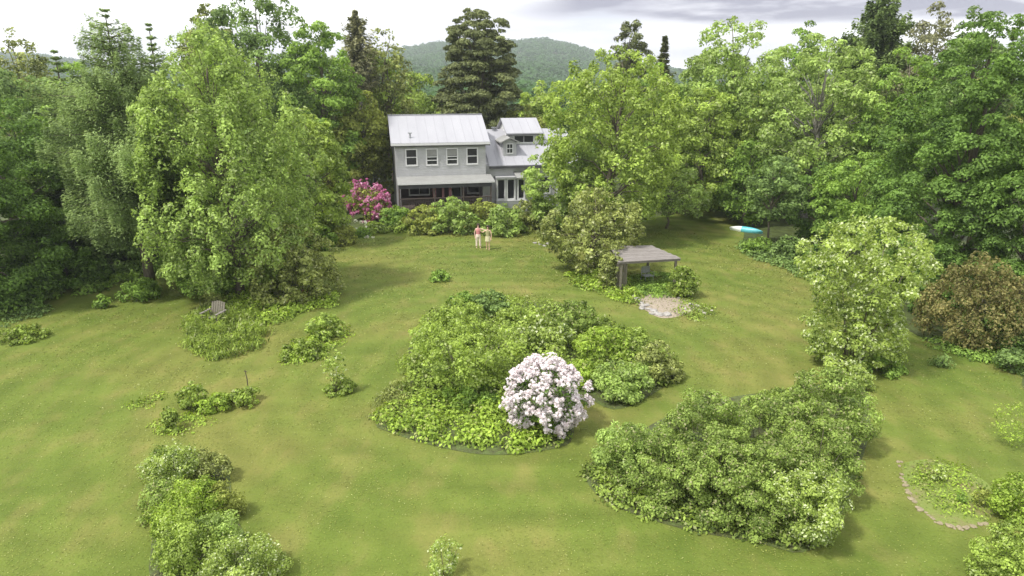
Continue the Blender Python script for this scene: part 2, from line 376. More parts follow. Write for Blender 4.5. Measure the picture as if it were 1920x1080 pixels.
def tree(label, px, pyb, pyt, hw, mat, Y=None, cb=.18, prof='round', bark='bark', name='broadleaf_tree', cat='tree', pr=.55, cover=1.0, nlimb=26, trunk=None, group=None, lk=1.0, **k):
    g, h, r = place(px, pyb, pyt, hw, Y); rng = rngn(); d = depth(Vector((g.x, g.y, h / 2)))
    L = max(.07, d * .0043) * lk
    root = thing(name, label, cat, g, 0, group)
    cen = crown('crown', (0, 0), h * cb, h, r, prof, L, mat, root, rng, pr=pr, cover=cover, **k)
    mb = MB(); limbs(mb, cen, (0, 0, -.1), (k.get('lean', (0, 0))[0], k.get('lean', (0, 0))[1], h * .93), trunk or max(.09, h * .017), rng, nlimb, start=max(.2, cb))
    mb.build('trunk', bark, root, smooth=True)
    return root
def shrub(label, px, pyb, pyt, hw, mat, prof='dome', name='shrub', cat='shrub', off=.75, stems=9, pr=None, cover=1.0, lk=1.0, Y=None, flowers=None, group=None, lift=0.03, rys=.85, **k):
    g, h, r = place(px, pyb, pyt, hw, Y, off); rng = rngn(); d = depth(Vector((g.x, g.y, h / 2)))
    L = max(.05, d * .0041) * lk
    root = thing(name, label, cat, g, 0, group)
    pr = pr or max(L * 2.6, min(.34, r * .33))
    cen = crown('foliage', (0, 0), h * lift, h, r, prof, L, mat, root, rng, pr=pr, cover=cover, fill=.3, ry=r * rys, **k)
    if stems:
        mb = MB()
        for i in rng.choice(len(cen), min(stems, len(cen)), replace=False):
            e = Vector(cen[i]); b = Vector((e.x * .2, e.y * .2, -.03)); q = b.lerp(e, .5) + Vector((-e.x, -e.y, 0)) * .08
            w = .007 + h * .0035
            mb.tube([b, q, e], [w, w * .7, w * .3], 5)
        mb.build('stems', 'bark', root, smooth=True)
    if flowers:
        fm, dens, fl = flowers
        n0 = int(len(cen) * dens); sel = rng.integers(0, len(cen), n0)
        out = cen[sel] - np.array([0, 0, h * .25]); out /= np.linalg.norm(out, axis=1, keepdims=True)
        cc = cen[sel] + (out + rng.normal(0, .35, (n0, 3))) * pr * 1.05
        kk = 16; idx = np.repeat(np.arange(n0), kk); n = n0 * kk
        dd = rng.normal(0, 1, (n, 3)) + out[idx] * .9 + np.array([0, 0, .3]); dd /= np.linalg.norm(dd, axis=1, keepdims=True)
        P = cc[idx] + dd * fl * 1.0
        P[:, 2] = np.maximum(P[:, 2], .05)
        ls = fl * rng.uniform(.8, 1.3, n)
        leafmesh('blossoms', P, dd + rng.normal(0, .3, (n, 3)), rng.normal(0, 1, (n, 3)), ls, ls * .9, rng.random(n), rng.random(n0)[idx], fm, root)
    return root

def conifer(label, px, pyt, hw, Y, mat='lf_needle', cb=.06, tiers=None, prof=None, slope=-.25, dens=1.0, name='conifer', bark='bark', cat='tree', pyb=None, gap=1.0, tipup=.15, ragged=.2, lk=1.0, wid=.5, group=None):
    g, h, r = place(px, pyb or 400, pyt, hw, None if pyb else Y); rng = rngn(); d = depth(Vector((g.x, g.y, h / 2)))
    L = max(.12, d * .0062) * lk
    root = thing(name, label, cat, g, 0, group)
    pt, pv = prof or ([0, .08, .5, .85, 1], [.75, 1, .62, .22, .02])
    nt_ = tiers or int(h * 2.6)
    P = []; N = []; T = []; rp = []; LS = []
    mb = MB(); mb.tube([(0, 0, -.1), (0, 0, h * .3), (0, 0, h * .65), (0, 0, h * .97)], [h * .02, h * .014, h * .008, .02], 8)
    for i in range(nt_):
        t = (i + rng.random() * .6) / nt_
        z = h * (cb + (1 - cb) * t); Rr = np.interp(t, pt, pv) * r
        nb = max(5, int(8 * gap + rng.integers(0, 3)))
        a0 = rng.random() * 6.28
        for j in range(nb):
            a = a0 + 6.283 * j / nb + rng.normal(0, .15); ln = Rr * (1 + rng.normal(0, ragged)) ; ln = max(.15, ln)
            dr = np.array([math.cos(a), math.sin(a), 0.]); pe = np.array([-math.sin(a), math.cos(a), 0.])
            cr = rng.random()
            slt = slope + .45 * t ** 3
            def bp_(s): return dr * s * ln + np.array([0, 0, z + slt * s * ln + tipup * ln * s * s])
            if ln > .5: mb.tube([bp_(0), bp_(.5), bp_(.95)], [.012 + ln * .012, .01 + ln * .006, .008], 4, cap=False)
            m_ = int(max(14, dens * 1.5 * ln * ln * .62 / (L * L * wid * .5) * .9))
            s = np.sqrt(rng.random(m_)) * 1.0; w_ = rng.uniform(-1, 1, m_) * (.42 * ln * (1.08 - s)) 
            pos = dr * (s * ln)[:, None] + pe * w_[:, None]
            pos[:, 2] = z + slt * s * ln + tipup * ln * s * s - abs(w_) * .25 + rng.normal(0, .10 * L + (.03 + .06 * (ragged > .4)) * ln, m_)
            P.append(pos); N.append(rng.normal(0, .38, (m_, 3)) + np.array([0, 0, 1.]))
            T.append(dr + pe * (np.sign(w_) * .7)[:, None] + rng.normal(0, .35, (m_, 3)) - np.array([0, 0, .25])); rp.append(np.full(m_, cr)); LS.append(L * rng.uniform(.7, 1.4, m_))
    P = np.concatenate(P); LS = np.concatenate(LS)
    leafmesh('crown', P, np.concatenate(N), np.concatenate(T), LS, LS * wid, rng.random(len(P)), np.concatenate(rp), mat, root)
    mb.build('trunk', bark, root, smooth=True)
    return root

def smooth_poly(pts, k=3):
    pts = [Vector(q) for q in pts]; out = []; n = len(pts)
    for i in range(n):
        a, b, c, d = pts[i - 1], pts[i], pts[(i + 1) % n], pts[(i + 2) % n]
        for j in range(k):
            t = j / k
            out.append(.5 * ((2 * b) + (c - a) * t + (2 * a - 5 * b + 4 * c - d) * t * t + (3 * b - a - 3 * c + d) * t ** 3))
    return out
def inpoly(P, poly):
    x, y = P[:, 0], P[:, 1]; ins = np.zeros(len(P), bool); n = len(poly)
    for i in range(n):
        x0, y0 = poly[i][0], poly[i][1]; x1, y1 = poly[i - 1][0], poly[i - 1][1]
        cnd = ((y0 > y) != (y1 > y)) & (x < (x1 - x0) * (y - y0) / (y1 - y0 + 1e-12) + x0); ins ^= cnd
    return ins
def edge_dist(P, poly):
    d = np.full(len(P), 1e9); n = len(poly)
    for i in range(n):
        a = np.array(poly[i - 1][:2]); b = np.array(poly[i][:2]); ab = b - a
        t = np.clip(((P - a) @ ab) / (ab @ ab + 1e-12), 0, 1); q = a + t[:, None] * ab
        d = np.minimum(d, np.hypot(*(P - q).T))
    return d
def sheet(name, pix, z, mat, world=False):
    pts = [Vector((q[0], q[1], 0)) if world else G(*q) for q in pix]
    pts = smooth_poly(pts, 4); mb = MB(); mb.poly([(q.x, q.y, z) for q in pts])
    o = mb.build(name, mat); o['kind'] = 'structure'
    bm = bmesh.new(); bm.from_mesh(o.data); bmesh.ops.triangulate(bm, faces=bm.faces)
    for f in bm.faces:
        if f.normal.z < 0: f.normal_flip()
    bm.to_mesh(o.data); bm.free()
    return pts
def cover(name, label, cat, pix, h, mat, L, cov=2.0, kind='stuff', hv=.5, upright=0.0, edge=.5, lw=.6, clump=.45, world=False, dome=.5):
    """ground cover filling an outline"""
    rng = rngn(); pts = smooth_poly([Vector((q[0], q[1], 0)) if world else G(*q) for q in pix], 4)
    A = np.array([(q.x, q.y) for q in pts]); lo, hi = A.min(0), A.max(0)
    area = .5 * abs(np.dot(A[:, 0], np.roll(A[:, 1], 1)) - np.dot(A[:, 1], np.roll(A[:, 0], 1)))
    npl = max(6, int(area / (clump * clump) * 1.6)); cc = rng.random((npl * 5, 2)) * (hi - lo) + lo
    cc = cc[inpoly(cc, A)][:npl]; npl = len(cc)
    e = edge_dist(cc, A); ph = h * (1 - hv + hv * rng.random(npl)) * np.clip(.35 + e / edge, 0, 1)
    n = int(area * cov / (L * L * lw * .5)); idx = rng.integers(0, npl, n)
    q = rng.normal(0, 1, (n, 3)); q /= np.linalg.norm(q, axis=1, keepdims=True); q[:, 2] = abs(q[:, 2])
    P = np.zeros((n, 3)); P[:, :2] = cc[idx] + q[:, :2] * clump * rng.random(n)[:, None] ** .4
    P[:, 2] = ph[idx] * (dome * q[:, 2] + (1 - dome) * rng.random(n)) + .02
    ls = L * rng.uniform(.6, 1.35, n)
    N = q * (1 - upright) + rng.normal(0, .4, (n, 3)) + np.array([0, 0, .5 * (1 - upright)])
    T = rng.normal(0, 1, (n, 3)) * (1 - upright * .7) + np.array([0, 0, upright * 2.2])
    o = leafmesh(name, P, N, T, ls, ls * lw, rng.random(n), rng.random(npl)[idx], mat)
    return tag(o, label, cat, kind=kind)

# ------------------------------------------------------------------ ground, woods floor, hills
mb = MB(); mb.poly([(-2500, -300, 0), (2500, -300, 0), (2500, 3000, 0), (-2500, 3000, 0)]); mb.build('ground', 'lawn')['kind'] = 'structure'
lf = [G(-500, 700), G(-150, 620), G(0, 583), G(100, 548), G(215, 500), G(330, 478), G(560, 470), G(655, 440), G(760, 425), G(1000, 420), G(1180, 418), G(1265, 395), G(1330, 380),
      G(1390, 425), G(1400, 462), G(1500, 497), G(1600, 560), G(1740, 640), G(1820, 672), G(1920, 692), G(2200, 740)]
pts = [(q.x, q.y) for q in lf] + [(90, 40), (260, 150), (260, 420), (-260, 420), (-260, 150), (-60, 30)]
mb = MB(); sm = smooth_poly([Vector((a, b, 0)) for a, b in pts], 3); mb.poly([(q.x, q.y, .006) for q in sm])
o = mb.build('forest_floor', 'forest_floor'); o['kind'] = 'structure'
bm = bmesh.new(); bm.from_mesh(o.data); bmesh.ops.triangulate(bm, faces=bm.faces)
for f in bm.faces:
    if f.normal.z < 0: f.normal_flip()
bm.to_mesh(o.data); bm.free()

def ridge(x):
    """skyline height of the mountain 1300 m off, read at a few bearings"""
    px = [-900, -300, 0, 60, 140, 300, 560, 700, 760, 830, 900, 960, 1015, 1060, 1110, 1180, 1300, 1500, 1800, 2100, 2700]
    py = [150, 135, 114, 102, 110, 135, 128, 114, 96, 84, 82, 81, 76, 86, 102, 122, 142, 150, 140, 120, 140]
    return np.interp(x, [(p - 960) / F for p in px], [at(960, q, 1300).z for q in py])
def hill_h(X, Y):
    b = X / Y; s = np.clip((Y - 330) / 970, 0, 1); back = np.clip((2300 - Y) / 1000, 0, 1)
    n = 7 * np.sin(X * .011 + Y * .006) + 5 * np.sin(X * .023 - Y * .017) + 3 * np.sin(X * .05 + 1.3)
    return (ridge(b) * (s ** 1.35) + n * np.minimum(s * 3, 1) * (1 - s) * 1.0) * np.where(Y > 1300, back ** .8, 1) - 1.5
ys = np.concatenate([np.linspace(330, 1300, 50), np.linspace(1340, 2300, 10)]); bs = np.linspace(-1.35, 1.35, 160)
V = [(b * y, y, float(hill_h(np.array(b * y), np.array(y)))) for y in ys for b in bs]; nb = len(bs)
me = bpy.data.meshes.new('hills'); me.from_pydata(V, [], [(i * nb + j, i * nb + j + 1, (i + 1) * nb + j + 1, (i + 1) * nb + j) for i in range(len(ys) - 1) for j in range(nb - 1)])
me.shade_smooth(); link('hills', me, 'forest_floor')['kind'] = 'structure'
rng = rngn()
ntr = 15000
b = rng.uniform(-.95, .95, ntr); y = 200 + (1330 - 200) * rng.random(ntr) ** .8; x = b * y
z = np.where(y > 330, hill_h(x, y), 0); z = np.maximum(z, 0)
kk = 26; idx = np.repeat(np.arange(ntr), kk); n = len(idx)
d = rng.normal(0, 1, (n, 3)); d /= np.linalg.norm(d, axis=1, keepdims=True); d[:, 2] = abs(d[:, 2])
rad = rng.uniform(3.5, 6.5, ntr)[idx, None]; th = rng.uniform(2, 6, ntr)[idx]
Pq = np.stack([x, y, z], 1)[idx] + d * rad * np.array([1, 1, 1.1]); Pq[:, 2] += th * (y[idx] < 2e3) * .6
o = leafmesh('hillside_woods', Pq, d + rng.normal(0, .35, (n, 3)) + [0, 0, .3], rng.normal(0, 1, (n, 3)), 3.4, 2.8, rng.random(n), rng.random(ntr)[idx], 'lf_hill')
tag(o, 'distant unbroken green woods covering the mountain and valley behind the house', 'woods', kind='stuff')

# ------------------------------------------------------------------ the house
HX, HY, HR = -10.0, 58.0, R(12.0)
house = thing('house', 'grey two storey farmhouse with white metal roof, porch and lower right wing', 'house', (HX, HY, 0), HR)
def hb(name, mat, boxes, parent=house, bevel=0):
    q = MB()
    for a, b_ in boxes: q.box(a, b_)
    return q.build(name, mat, parent, bevel=bevel)
MW, MD, ME, MR = 7.85, 8.0, 6.3, 8.3         # width, depth, eave, ridge
q = MB()
# upper storey walls overhang the porch recess: wall box from z 3.2 up, ground floor wall set back
q.prism([(0, 0, 3.1), (0, MD, 3.1), (0, MD, ME), (0, MD / 2, MR - .1), (0, 0, ME)], (MW, 0, 0))
q.box((0, .0, 0), (.30, MD, 3.1)); q.box((MW - .30, 0, 0), (MW, MD, 3.1)); q.box((.30, 1.9, 0), (MW - .30, MD, 3.1))
wall = q.build('wall', 'siding', house)
def slope_roof(name, x0, x1, y0, z0, y1, z1, th, mat='roof_metal', parent=house, seams=True, sl='roof_seam'):
    q = MB(); q.prism([(x0, y0, z0), (x0, y1, z1), (x0, y1, z1 + th), (x0, y0, z0 + th)], (x1 - x0, 0, 0))
    rf = q.build(name, mat, parent)
    if seams:
        s = MB(); xx = x0 + .03
        while xx < x1:
            s.prism([(xx, y0 - .004, z0 + th - .003), (xx, y1, z1 + th - .003), (xx, y1, z1 + th + .018), (xx, y0 - .004, z0 + th + .018)], (.03, 0, 0)); xx += .8
        s.build('seam', sl, rf)
    return rf
k = (MR - ME) / (MD / 2)
rf = slope_roof('roof', -.35, MW + .35, -.28, ME - .28 * k, MD / 2, MR, .12)
slope_roof('roof', -.35, MW + .35, MD + .28, ME - .28 * k, MD / 2 + .003, MR, .12)
hb('ridge_cap', 'roof_seam', [((-.36, MD / 2 - .14, MR + .10), (MW + .36, MD / 2 + .14, MR + .15))])
hb('fascia', 'white_paint', [((-.36, -.32, ME - .28 * k - .10), (MW + .36, -.284, ME - .28 * k + .08))])
hb('gutter', 'dark_trim', [((-.36, -.27, ME - .28 * k - .20), (MW + .36, -.17, ME - .28 * k - .05))])
v = MB(); v.tube([(1.35, .45, 6.4), (1.35, .45, 7.05)], .07, 8); v.box((1.18, .40, 7.02), (1.52, .50, 7.10)); v.build('vent_pipe', 'metal_grey', house)
def window(x0, x1, z0, z1, y, parent=house, fw=.10, rails=(.5,), label=None, cols=0, d=.07):
    f = MB()
    f.box((x0 - fw, y - d, z0 - fw * 1.3), (x1 + fw, y - .003, z0)); f.box((x0 - fw, y - d, z1), (x1 + fw, y - .003, z1 + fw))
    f.box((x0 - fw, y - d, z0), (x0, y - .003, z1)); f.box((x1, y - d, z0), (x1 + fw, y - .003, z1))
    fo = f.build('window', 'white_paint', parent)
    if label: fo['label'] = label
    g_ = MB(); g_.box((x0, y - .022, z0), (x1, y - .003, z1)); g_.build('pane', 'glass', fo)
    if len(rails) > 1: bl = MB(); bl.box((x0 + .02, y - .030, z0 + (z1 - z0) * .56), (x1 - .02, y - .0235, z1 - .02)); bl.build('blind', 'roof_grey', fo)
    s = MB()
    for t_ in rails:
        zz = z0 + (z1 - z0) * t_; s.box((x0, y - .055, zz - .035), (x1, y - .024, zz + .035))
    for c_ in range(cols):
        xx = x0 + (x1 - x0) * (c_ + 1) / (cols + 1); s.box((xx - .02, y - .050, z0), (xx + .02, y - .025, z1))
    if s.v: s.build('sash_rail', 'white_paint', fo)
    return fo
for i, xc in enumerate((1.35, 3.12, 4.88, 6.65)):
    window(xc - .42, xc + .42, 4.42, 5.68, 0, rails=((.5,), (.5, .27), (.5, .30), (.5,))[i])
# porch
pr_ = slope_roof('porch_roof', -.02, MW + .45, -2.0, 3.04, -.003, 3.34, .07, 'roof_grey', seams=False)
hb('porch_fascia', 'white_paint', [((-.03, -2.04, 2.97), (MW + .46, -2.003, 3.10))], pr_)
hb('porch_beam', 'dark_trim', [((.05, -1.9, 2.62), (MW + .2, -1.75, 2.96))], pr_)
hb('porch_deck', 'brownwood', [((.0, -1.95, .72), (MW + .3, 1.88, .86))])
hb('porch_skirt', 'dark_inside', [((.05, -1.88, 0), (MW + .25, -1.84, .70))])
hb('porch_wall', 'dark_inside', [((.30, 1.84, .862), (MW - .30, 1.897, 3.09))])
for xx in (.1, 3.05, 5.55, MW + .1): hb('porch_post', 'brownwood', [((xx - .06, -1.88, .86), (xx + .06, -1.76, 2.62))])
rl = MB(); rl.box((.16, -1.86, 1.72), (MW + .04, -1.78, 1.80)); rl.box((.16, -1.85, .96), (MW + .04, -1.79, 1.01))
xx = .28
while xx < MW: rl.box((xx, -1.84, 1.01), (xx + .045, -1.80, 1.72)); xx += .15
rl.build('railing', 'brownwood', house)
pdoor = hb('door', 'white_paint', [((4.9, 1.75, .865), (5.9, 1.836, 2.95))]); hb('pane', 'glass', [((5.02, 1.735, 1.1), (5.78, 1.749, 2.8))], pdoor)
window(1.2, 2.9, 1.55, 2.7, 1.84, rails=(.5,), cols=1); window(6.5, 7.5, 1.55, 2.7, 1.84)
for x0, x1 in ((2.95, 3.25), (3.75, 3.95), (4.35, 4.6)):
    cu = MB(); n_ = 7
    cu.prism([(x0 + (x1 - x0) * i / n_, -1.4 + .04 * (i % 2), 1.75) for i in range(n_ + 1)] + [(x0 + (x1 - x0) * i / n_, -1.37 + .04 * (i % 2), 1.75) for i in range(n_, -1, -1)], (0, 0, .85))
    cu.build('curtain', 'curtain', house)
# right wing
WX0, WX1, WY0, WE, WR = MW + .003, 16.4, .7, 4.2, 6.8; WM = WY0 + 5.0
q = MB(); q.prism([(WX0, WY0, 0), (WX0, WY0 + 10, 0), (WX0, WY0 + 10, WE), (WX0, WM, WR - .1), (WX0, WY0, WE)], (WX1 - WX0, 0, 0)); q.build('wing_wall', 'siding', house)
kw = (WR - WE) / 5.0
slope_roof('wing_roof', WX0 + .36, WX1 + .35, WY0 - .4, WE - .4 * kw, WM, WR, .12)
slope_roof('wing_roof', WX0 + .36, WX1 + .35, WY0 + 10.4, WE - .4 * kw, WM + .003, WR, .12)
hb('wing_fascia', 'dark_trim', [((WX0 + .36, WY0 - .44, WE - .4 * kw - .14), (WX1 + .36, WY0 - .404, WE - .4 * kw + .06))])
def wz(y): return WE + (y - WY0) * kw
# gabled dormer
dx, dw, dy = 10.35, .62, WY0 + .9
dm = hb('dormer', 'siding', [((dx - dw, dy, wz(dy) - .1), (dx + dw, dy + 2.6, wz(dy) + 1.35))])
zt = wz(dy) + 1.35
q = MB(); q.prism([(dx - dw - .28, dy - .3, zt - .05), (dx, dy - .3, zt + .36), (dx + dw + .28, dy - .3, zt - .05), (dx + dw + .28, dy - .3, zt + .05), (dx, dy - .3, zt + .46), (dx - dw - .28, dy - .3, zt + .05)], (0, 3.0, 0)); q.build('dormer_roof', 'roof_grey', dm)
q = MB(); q.prism([(dx - dw, dy - .01, zt - .01), (dx, dy - .01, zt + .3), (dx + dw, dy - .01, zt - .01)], (0, .1, 0)); q.build('gable', 'siding', dm)
window(dx - .24, dx + .24, wz(dy) + .42, wz(dy) + 1.18, dy, dm, fw=.07, cols=1)
# raised clerestory above the wing ridge
cx0, cx1, cy0 = 10.6, 13.5, WY0 + 2.6
cl_ = hb('clerestory', 'white_paint', [((cx0, cy0, wz(cy0) - .1), (cx1, cy0 + 4.6, 6.75))])
q = MB(); q.prism([(cx0 - .05, cy0, 6.75), (cx0 - .05, cy0 + 2.3, 7.75), (cx0 - .05, cy0 + 4.6, 6.75)], (cx1 - cx0 + .1, 0, 0)); q.build('gable', 'white_paint', cl_)
slope_roof('clerestory_roof', cx0 - .3, cx1 + .3, cy0 - .35, 6.75 - .35 * .45 + .02, cy0 + 2.3, 7.85, .10, parent=cl_)
slope_roof('clerestory_roof', cx0 - .3, cx1 + .3, cy0 + 4.95, 6.75 - .35 * .45 + .02, cy0 + 2.303, 7.85, .10, parent=cl_)
hb('eave_trim', 'dark_trim', [((cx0 - .3, cy0 - .38, 6.50), (cx1 + .3, cy0 - .353, 6.60))], cl_)
window(cx0 + .55, cx1 - .55, 5.86, 6.44, cy0, cl_, fw=.07, rails=(), cols=1)
q = MB(); q.tube([(9.6, WM - .2, 6.6), (9.6, WM - .2, 7.05)], .16, 10); q.tube([(9.6, WM - .2, 7.05), (9.6, WM - .2, 7.13)], .24, 10); q.build('roof_vent', 'metal_grey', house)
# glazed bay beside the porch
bay = hb('bay', 'siding', [((8.75, -.15, 0), (11.6, WY0 - .003, 1.0)), ((8.75, -.15, 3.0), (11.6, WY0 - .003, 3.15)), ((8.80, .3, 1.0), (11.55, WY0 - .005, 3.0))])
for x0, x1 in ((8.95, 9.55), (9.85, 10.45), (10.85, 11.35)): window(x0, x1, 1.15, 2.85, .297, bay, fw=.12, rails=(), d=.25)
q = MB(); q.hexa([(10.5, -.8, 3.05), (11.9, -.8, 3.05), (11.9, WY0 - .01, 3.4), (10.5, WY0 - .01, 3.4), (10.5, -.8, 3.13), (11.9, -.8, 3.13), (11.9, WY0 - .01, 3.5), (10.5, WY0 - .01, 3.5)]); q.build('bay_roof', 'roof_grey', bay)
window(13.0, 13.9, 1.5, 2.9, WY0); window(14.7, 15.6, 1.5, 2.9, WY0)

# ------------------------------------------------------------------ trees and shrubs (base x, base y, top y, half width in photo pixels)
T = tree; SH = shrub
# left side
T('broad light green maple towering over the slatted chair at left of the lawn', 452, 556, 42, 148, 'lf_maple', cb=.08, prof='maple', pr=.34, droop=.2, flat=1.1, nlimb=50, lobes=.2, cover=.95, trunk=.22, name='maple_tree', lean=(-.35, 0), tip=.5, fill=.3)
T('rounded pale green tree between the big maple and the house', 585, 500, 205, 72, 'lf_bright', Y=47, cb=.12, pr=.5, droop=.2, lobes=.25)
conifer('tall feathery drooping larch at the left edge of the lawn beside the maple', 285, 14, 86, 37, 'lf_larch', lk=.75, pyb=548, cb=.24, slope=-.02, dens=.42, gap=1.0, ragged=.45, name='larch_tree', prof=([0, .1, .45, .7, .9, 1], [.75, .95, 1, .62, .26, .02]), wid=.34, tipup=0)
conifer('second slim larch spire standing behind the tall feathery larch', 332, 38, 62, 44, 'lf_larch', lk=.8, cb=.05, slope=-.15, dens=.6, ragged=.35, name='larch_tree', wid=.34)
conifer('blurry drooping larch with bluish lower boughs near the left tree line', 160, 92, 80, 42, 'lf_bluegreen', lk=.85, cb=.08, slope=-.12, dens=.6, ragged=.38, gap=1.1, name='larch_tree', wid=.36, tipup=.05)
T('dark green broadleaf tree at the far left edge of the picture', 20, 560, 175, 120, 'lf_deep', Y=38, cb=.04, pr=.8, flat=.5, lobes=.3)
T('deep green tree hanging over the left end of the lawn', -60, 600, 215, 110, 'lf_deep', Y=33, cb=.04, pr=.7, flat=.5, lobes=.3)
T('green tree behind the dark one at far left, reaching the mountain line', 60, 500, 118, 95, 'lf_cool', Y=52, cb=.1, pr=.8, lobes=.3)
T('thin topped tree poking above the left tree line', 92, 500, 62, 48, 'lf_grey', Y=62, cb=.3, pr=.6, lobes=.4, cover=.7)
T('mid green tree between the two left larches', 200, 520, 105, 80, 'lf_mid', Y=50, cb=.06, pr=.7, lobes=.3)
T('low dark tree filling the gap under the left larches', 140, 530, 330, 95, 'lf_deep', Y=42, cb=.02, pr=.6, flat=.5)
T('mid green round tree beyond the left larch trunk', 255, 520, 260, 85, 'lf_cool', Y=45, cb=.02, pr=.6)
T('tall dark maple rising above the big light maple', 520, 500, -22, 105, 'lf_cool', Y=62, cb=.15, pr=.9, lobes=.35, cover=.9, nlimb=40)
T('dark green tree whose dome stands left of the thin bare spire', 622, 500, 30, 72, 'lf_mid', Y=60, cb=.2, pr=.8, flat=.5, lobes=.3)
T('grey green tree top left of the tall dark maple', 435, 500, 12, 60, 'lf_grey', Y=66, cb=.3, pr=.7, lobes=.4)
conifer('thin half bare spire tree left of the house roof', 690, 22, 30, 68, 'lf_pinkgrey', cb=.55, slope=.5, dens=.12, ragged=.6, name='bare_topped_tree', bark='bark_grey')
T('thin grey green tree with airy top just left of the mountain', 738, 500, 48, 40, 'lf_grey', Y=70, cb=.3, pr=.6, lobes=.45, cover=.6)
T('olive green tree directly left of the white roof', 722, 500, 92, 62, 'lf_bright', Y=72, cb=.25, pr=.8, lobes=.3)
T('shaded tree with brown trunk left of the house wall', 690, 500, 165, 52, 'lf_olive', Y=63, cb=.32, pr=.7, lobes=.3, bark='bark', nlimb=30, cover=.8)
T('dim olive tree behind the pink flowering bush', 640, 500, 200, 58, 'lf_olive', Y=60, cb=.10, pr=.7, lobes=.3, cover=.9)
T('young light green tree in the gap by the purple bush', 705, 500, 255, 40, 'lf_olive', Y=66, cb=.05, pr=.6, cover=.8)
T('yellow green tree beyond the roof under the mountain saddle', 790, 500, 128, 52, 'lf_bright', Y=92, cb=.1, pr=1.1)
T('small dark tree behind the left end of the ridge', 762, 500, 185, 40, 'lf_mid', Y=76, cb=.05, pr=.9)
T('big layered dark pine directly behind the house', 903, 500, 14, 76, 'lf_pine', Y=74, cb=.15, name='pine_tree', prof=([0, .15, .4, .6, .75, .86, .94, 1], [.9, 1, 1, .96, .86, .72, .55, .3]), pr=.85, flat=.34, lw=.45, lobes=.16, nlimb=40, up=.7, cover=1.3, dn=1.75, droop=.12, fill=.35)
T('light green tree between the pine and the house wing', 1005, 500, 150, 45, 'lf_bright', Y=86, cb=.1, pr=1.0)
T('leafy green tree just behind the clerestory roof', 985, 500, 195, 50, 'lf_olive', Y=74, cb=.1, pr=.8)
# centre right
T('broad light green maple hiding the right wing of the house', 1144, 440, 88, 124, 'lf_bright', Y=49.5, cb=.10, prof='round', pr=.46, droop=.2, flat=.9, nlimb=50, lobes=.26, cover=.92, name='maple_tree', lean=(.3, 0), tip=.4)
T('spreading crab apple tree in front of the wing, left of the shed', 1112, 508, 352, 84, 'lf_grey', cb=.04, pr=.38, lobes=.3, droop=.25, nlimb=30, name='apple_tree', trunk=.12, cover=.95)
T('small tree of pale leaves between the wing and the crab apple', 1060, 470, 262, 80, 'lf_maple', Y=51.5, cb=.05, pr=.5, lobes=.3)
T('airy small tree with several thin trunks casting shade on grass', 1248, 428, 300, 66, 'lf_maple', cb=.22, pr=.42, lobes=.3, cover=.75, nlimb=36, trunk=.09)
T('dark pine top poking up behind the light green maple', 1165, 500, 34, 34, 'lf_pine', Y=76, cb=.2, name='pine_tree', prof=([0, .4, .7, .85, 1], [1, 1, .95, .8, .3]), pr=.7, flat=.5, lw=.4, lobes=.4)
conifer('narrow spruce spire right of the dark pine top', 1226, 68, 30, 74, 'lf_pine', cb=.2, dens=.5, ragged=.55, name='spruce_tree')
T('green maple between the narrow spruce and the tall right trees', 1215, 500, 122, 62, 'lf_mid', Y=64, cb=.1, pr=.7)
T('tall light green tree with rounded double top right of centre', 1345, 500, 22, 98, 'lf_maple', Y=63, cb=.08, pr=.85, lobes=.34, nlimb=50, cover=.95)
T('bright green tree standing in front of the tall double topped tree', 1310, 500, 165, 85, 'lf_bright', Y=58, cb=.08, pr=.7, lobes=.3)
T('broad yellow green tree with bare grey boughs showing near its middle', 1510, 500, 62, 128, 'lf_maple', Y=56, cb=.16, pr=.75, lobes=.3, nlimb=60, bark='bark_grey', cover=.85)
T('round topped tree between the double topped tree and spruce', 1472, 500, 40, 52, 'lf_mid', Y=72, cb=.2, pr=.8, lobes=.35)
conifer('very tall blue green spruce cut by the top of the picture', 1600, -45, 95, 66, 'lf_bluegreen', lk=.8, cb=.1, dens=.9, ragged=.42, gap=1.3, name='spruce_tree', slope=-.12, tipup=.2)
T('grey tinged airy tree top right of the tall spruce', 1688, 500, 6, 52, 'lf_pinkgrey', Y=62, cb=.25, pr=.7, lobes=.45, cover=.6, bark='bark_grey')
T('mid green tree filling in behind the big right maple', 1660, 500, 95, 85, 'lf_mid', Y=52, cb=.06, pr=.8, lobes=.3)
T('huge deep green maple at the right, behind the bronze tree', 1795, 640, 18, 150, 'lf_deep', Y=35, cb=.03, prof='maple', pr=.55, flat=.42, lobes=.2, droop=.4, nlimb=40, cover=1.0, name='maple_tree', trunk=.24, up=.8, fill=.35, dn=1.25)
T('tall tree whose top touches the clouds behind the deep green maple', 1775, 500, 8, 60, 'lf_cool', Y=48, cb=.3, pr=.7, lobes=.35)
conifer('small spruce tip at the shoulder of the big deep green maple', 1832, 50, 24, 46, 'lf_bluegreen', cb=.2, name='spruce_tree')
T('deep green tree at the right edge of the picture', 1945, 640, 175, 95, 'lf_deep', Y=31, cb=.05, pr=.6, flat=.42, droop=.4, lobes=.25)
conifer('dark narrow spruce at the upper right corner', 1925, 88, 34, 45, 'lf_needle', cb=.2, name='spruce_tree')
T('shaded understory tree with brown trunk behind the lime bush', 1600, 520, 285, 75, 'lf_mid', Y=42, cb=.22, pr=.55, flat=.5, droop=.3)
T('low dark tree in the shade left of the lime green bush', 1545, 500, 300, 62, 'lf_deep', Y=47, cb=.1, pr=.55, flat=.5)
T('small tree with a cluster of upright stems beside the canoe', 1440, 466, 292, 54, 'lf_cool', cb=.36, pr=.42, flat=.5, nlimb=30, trunk=.08, droop=.3)
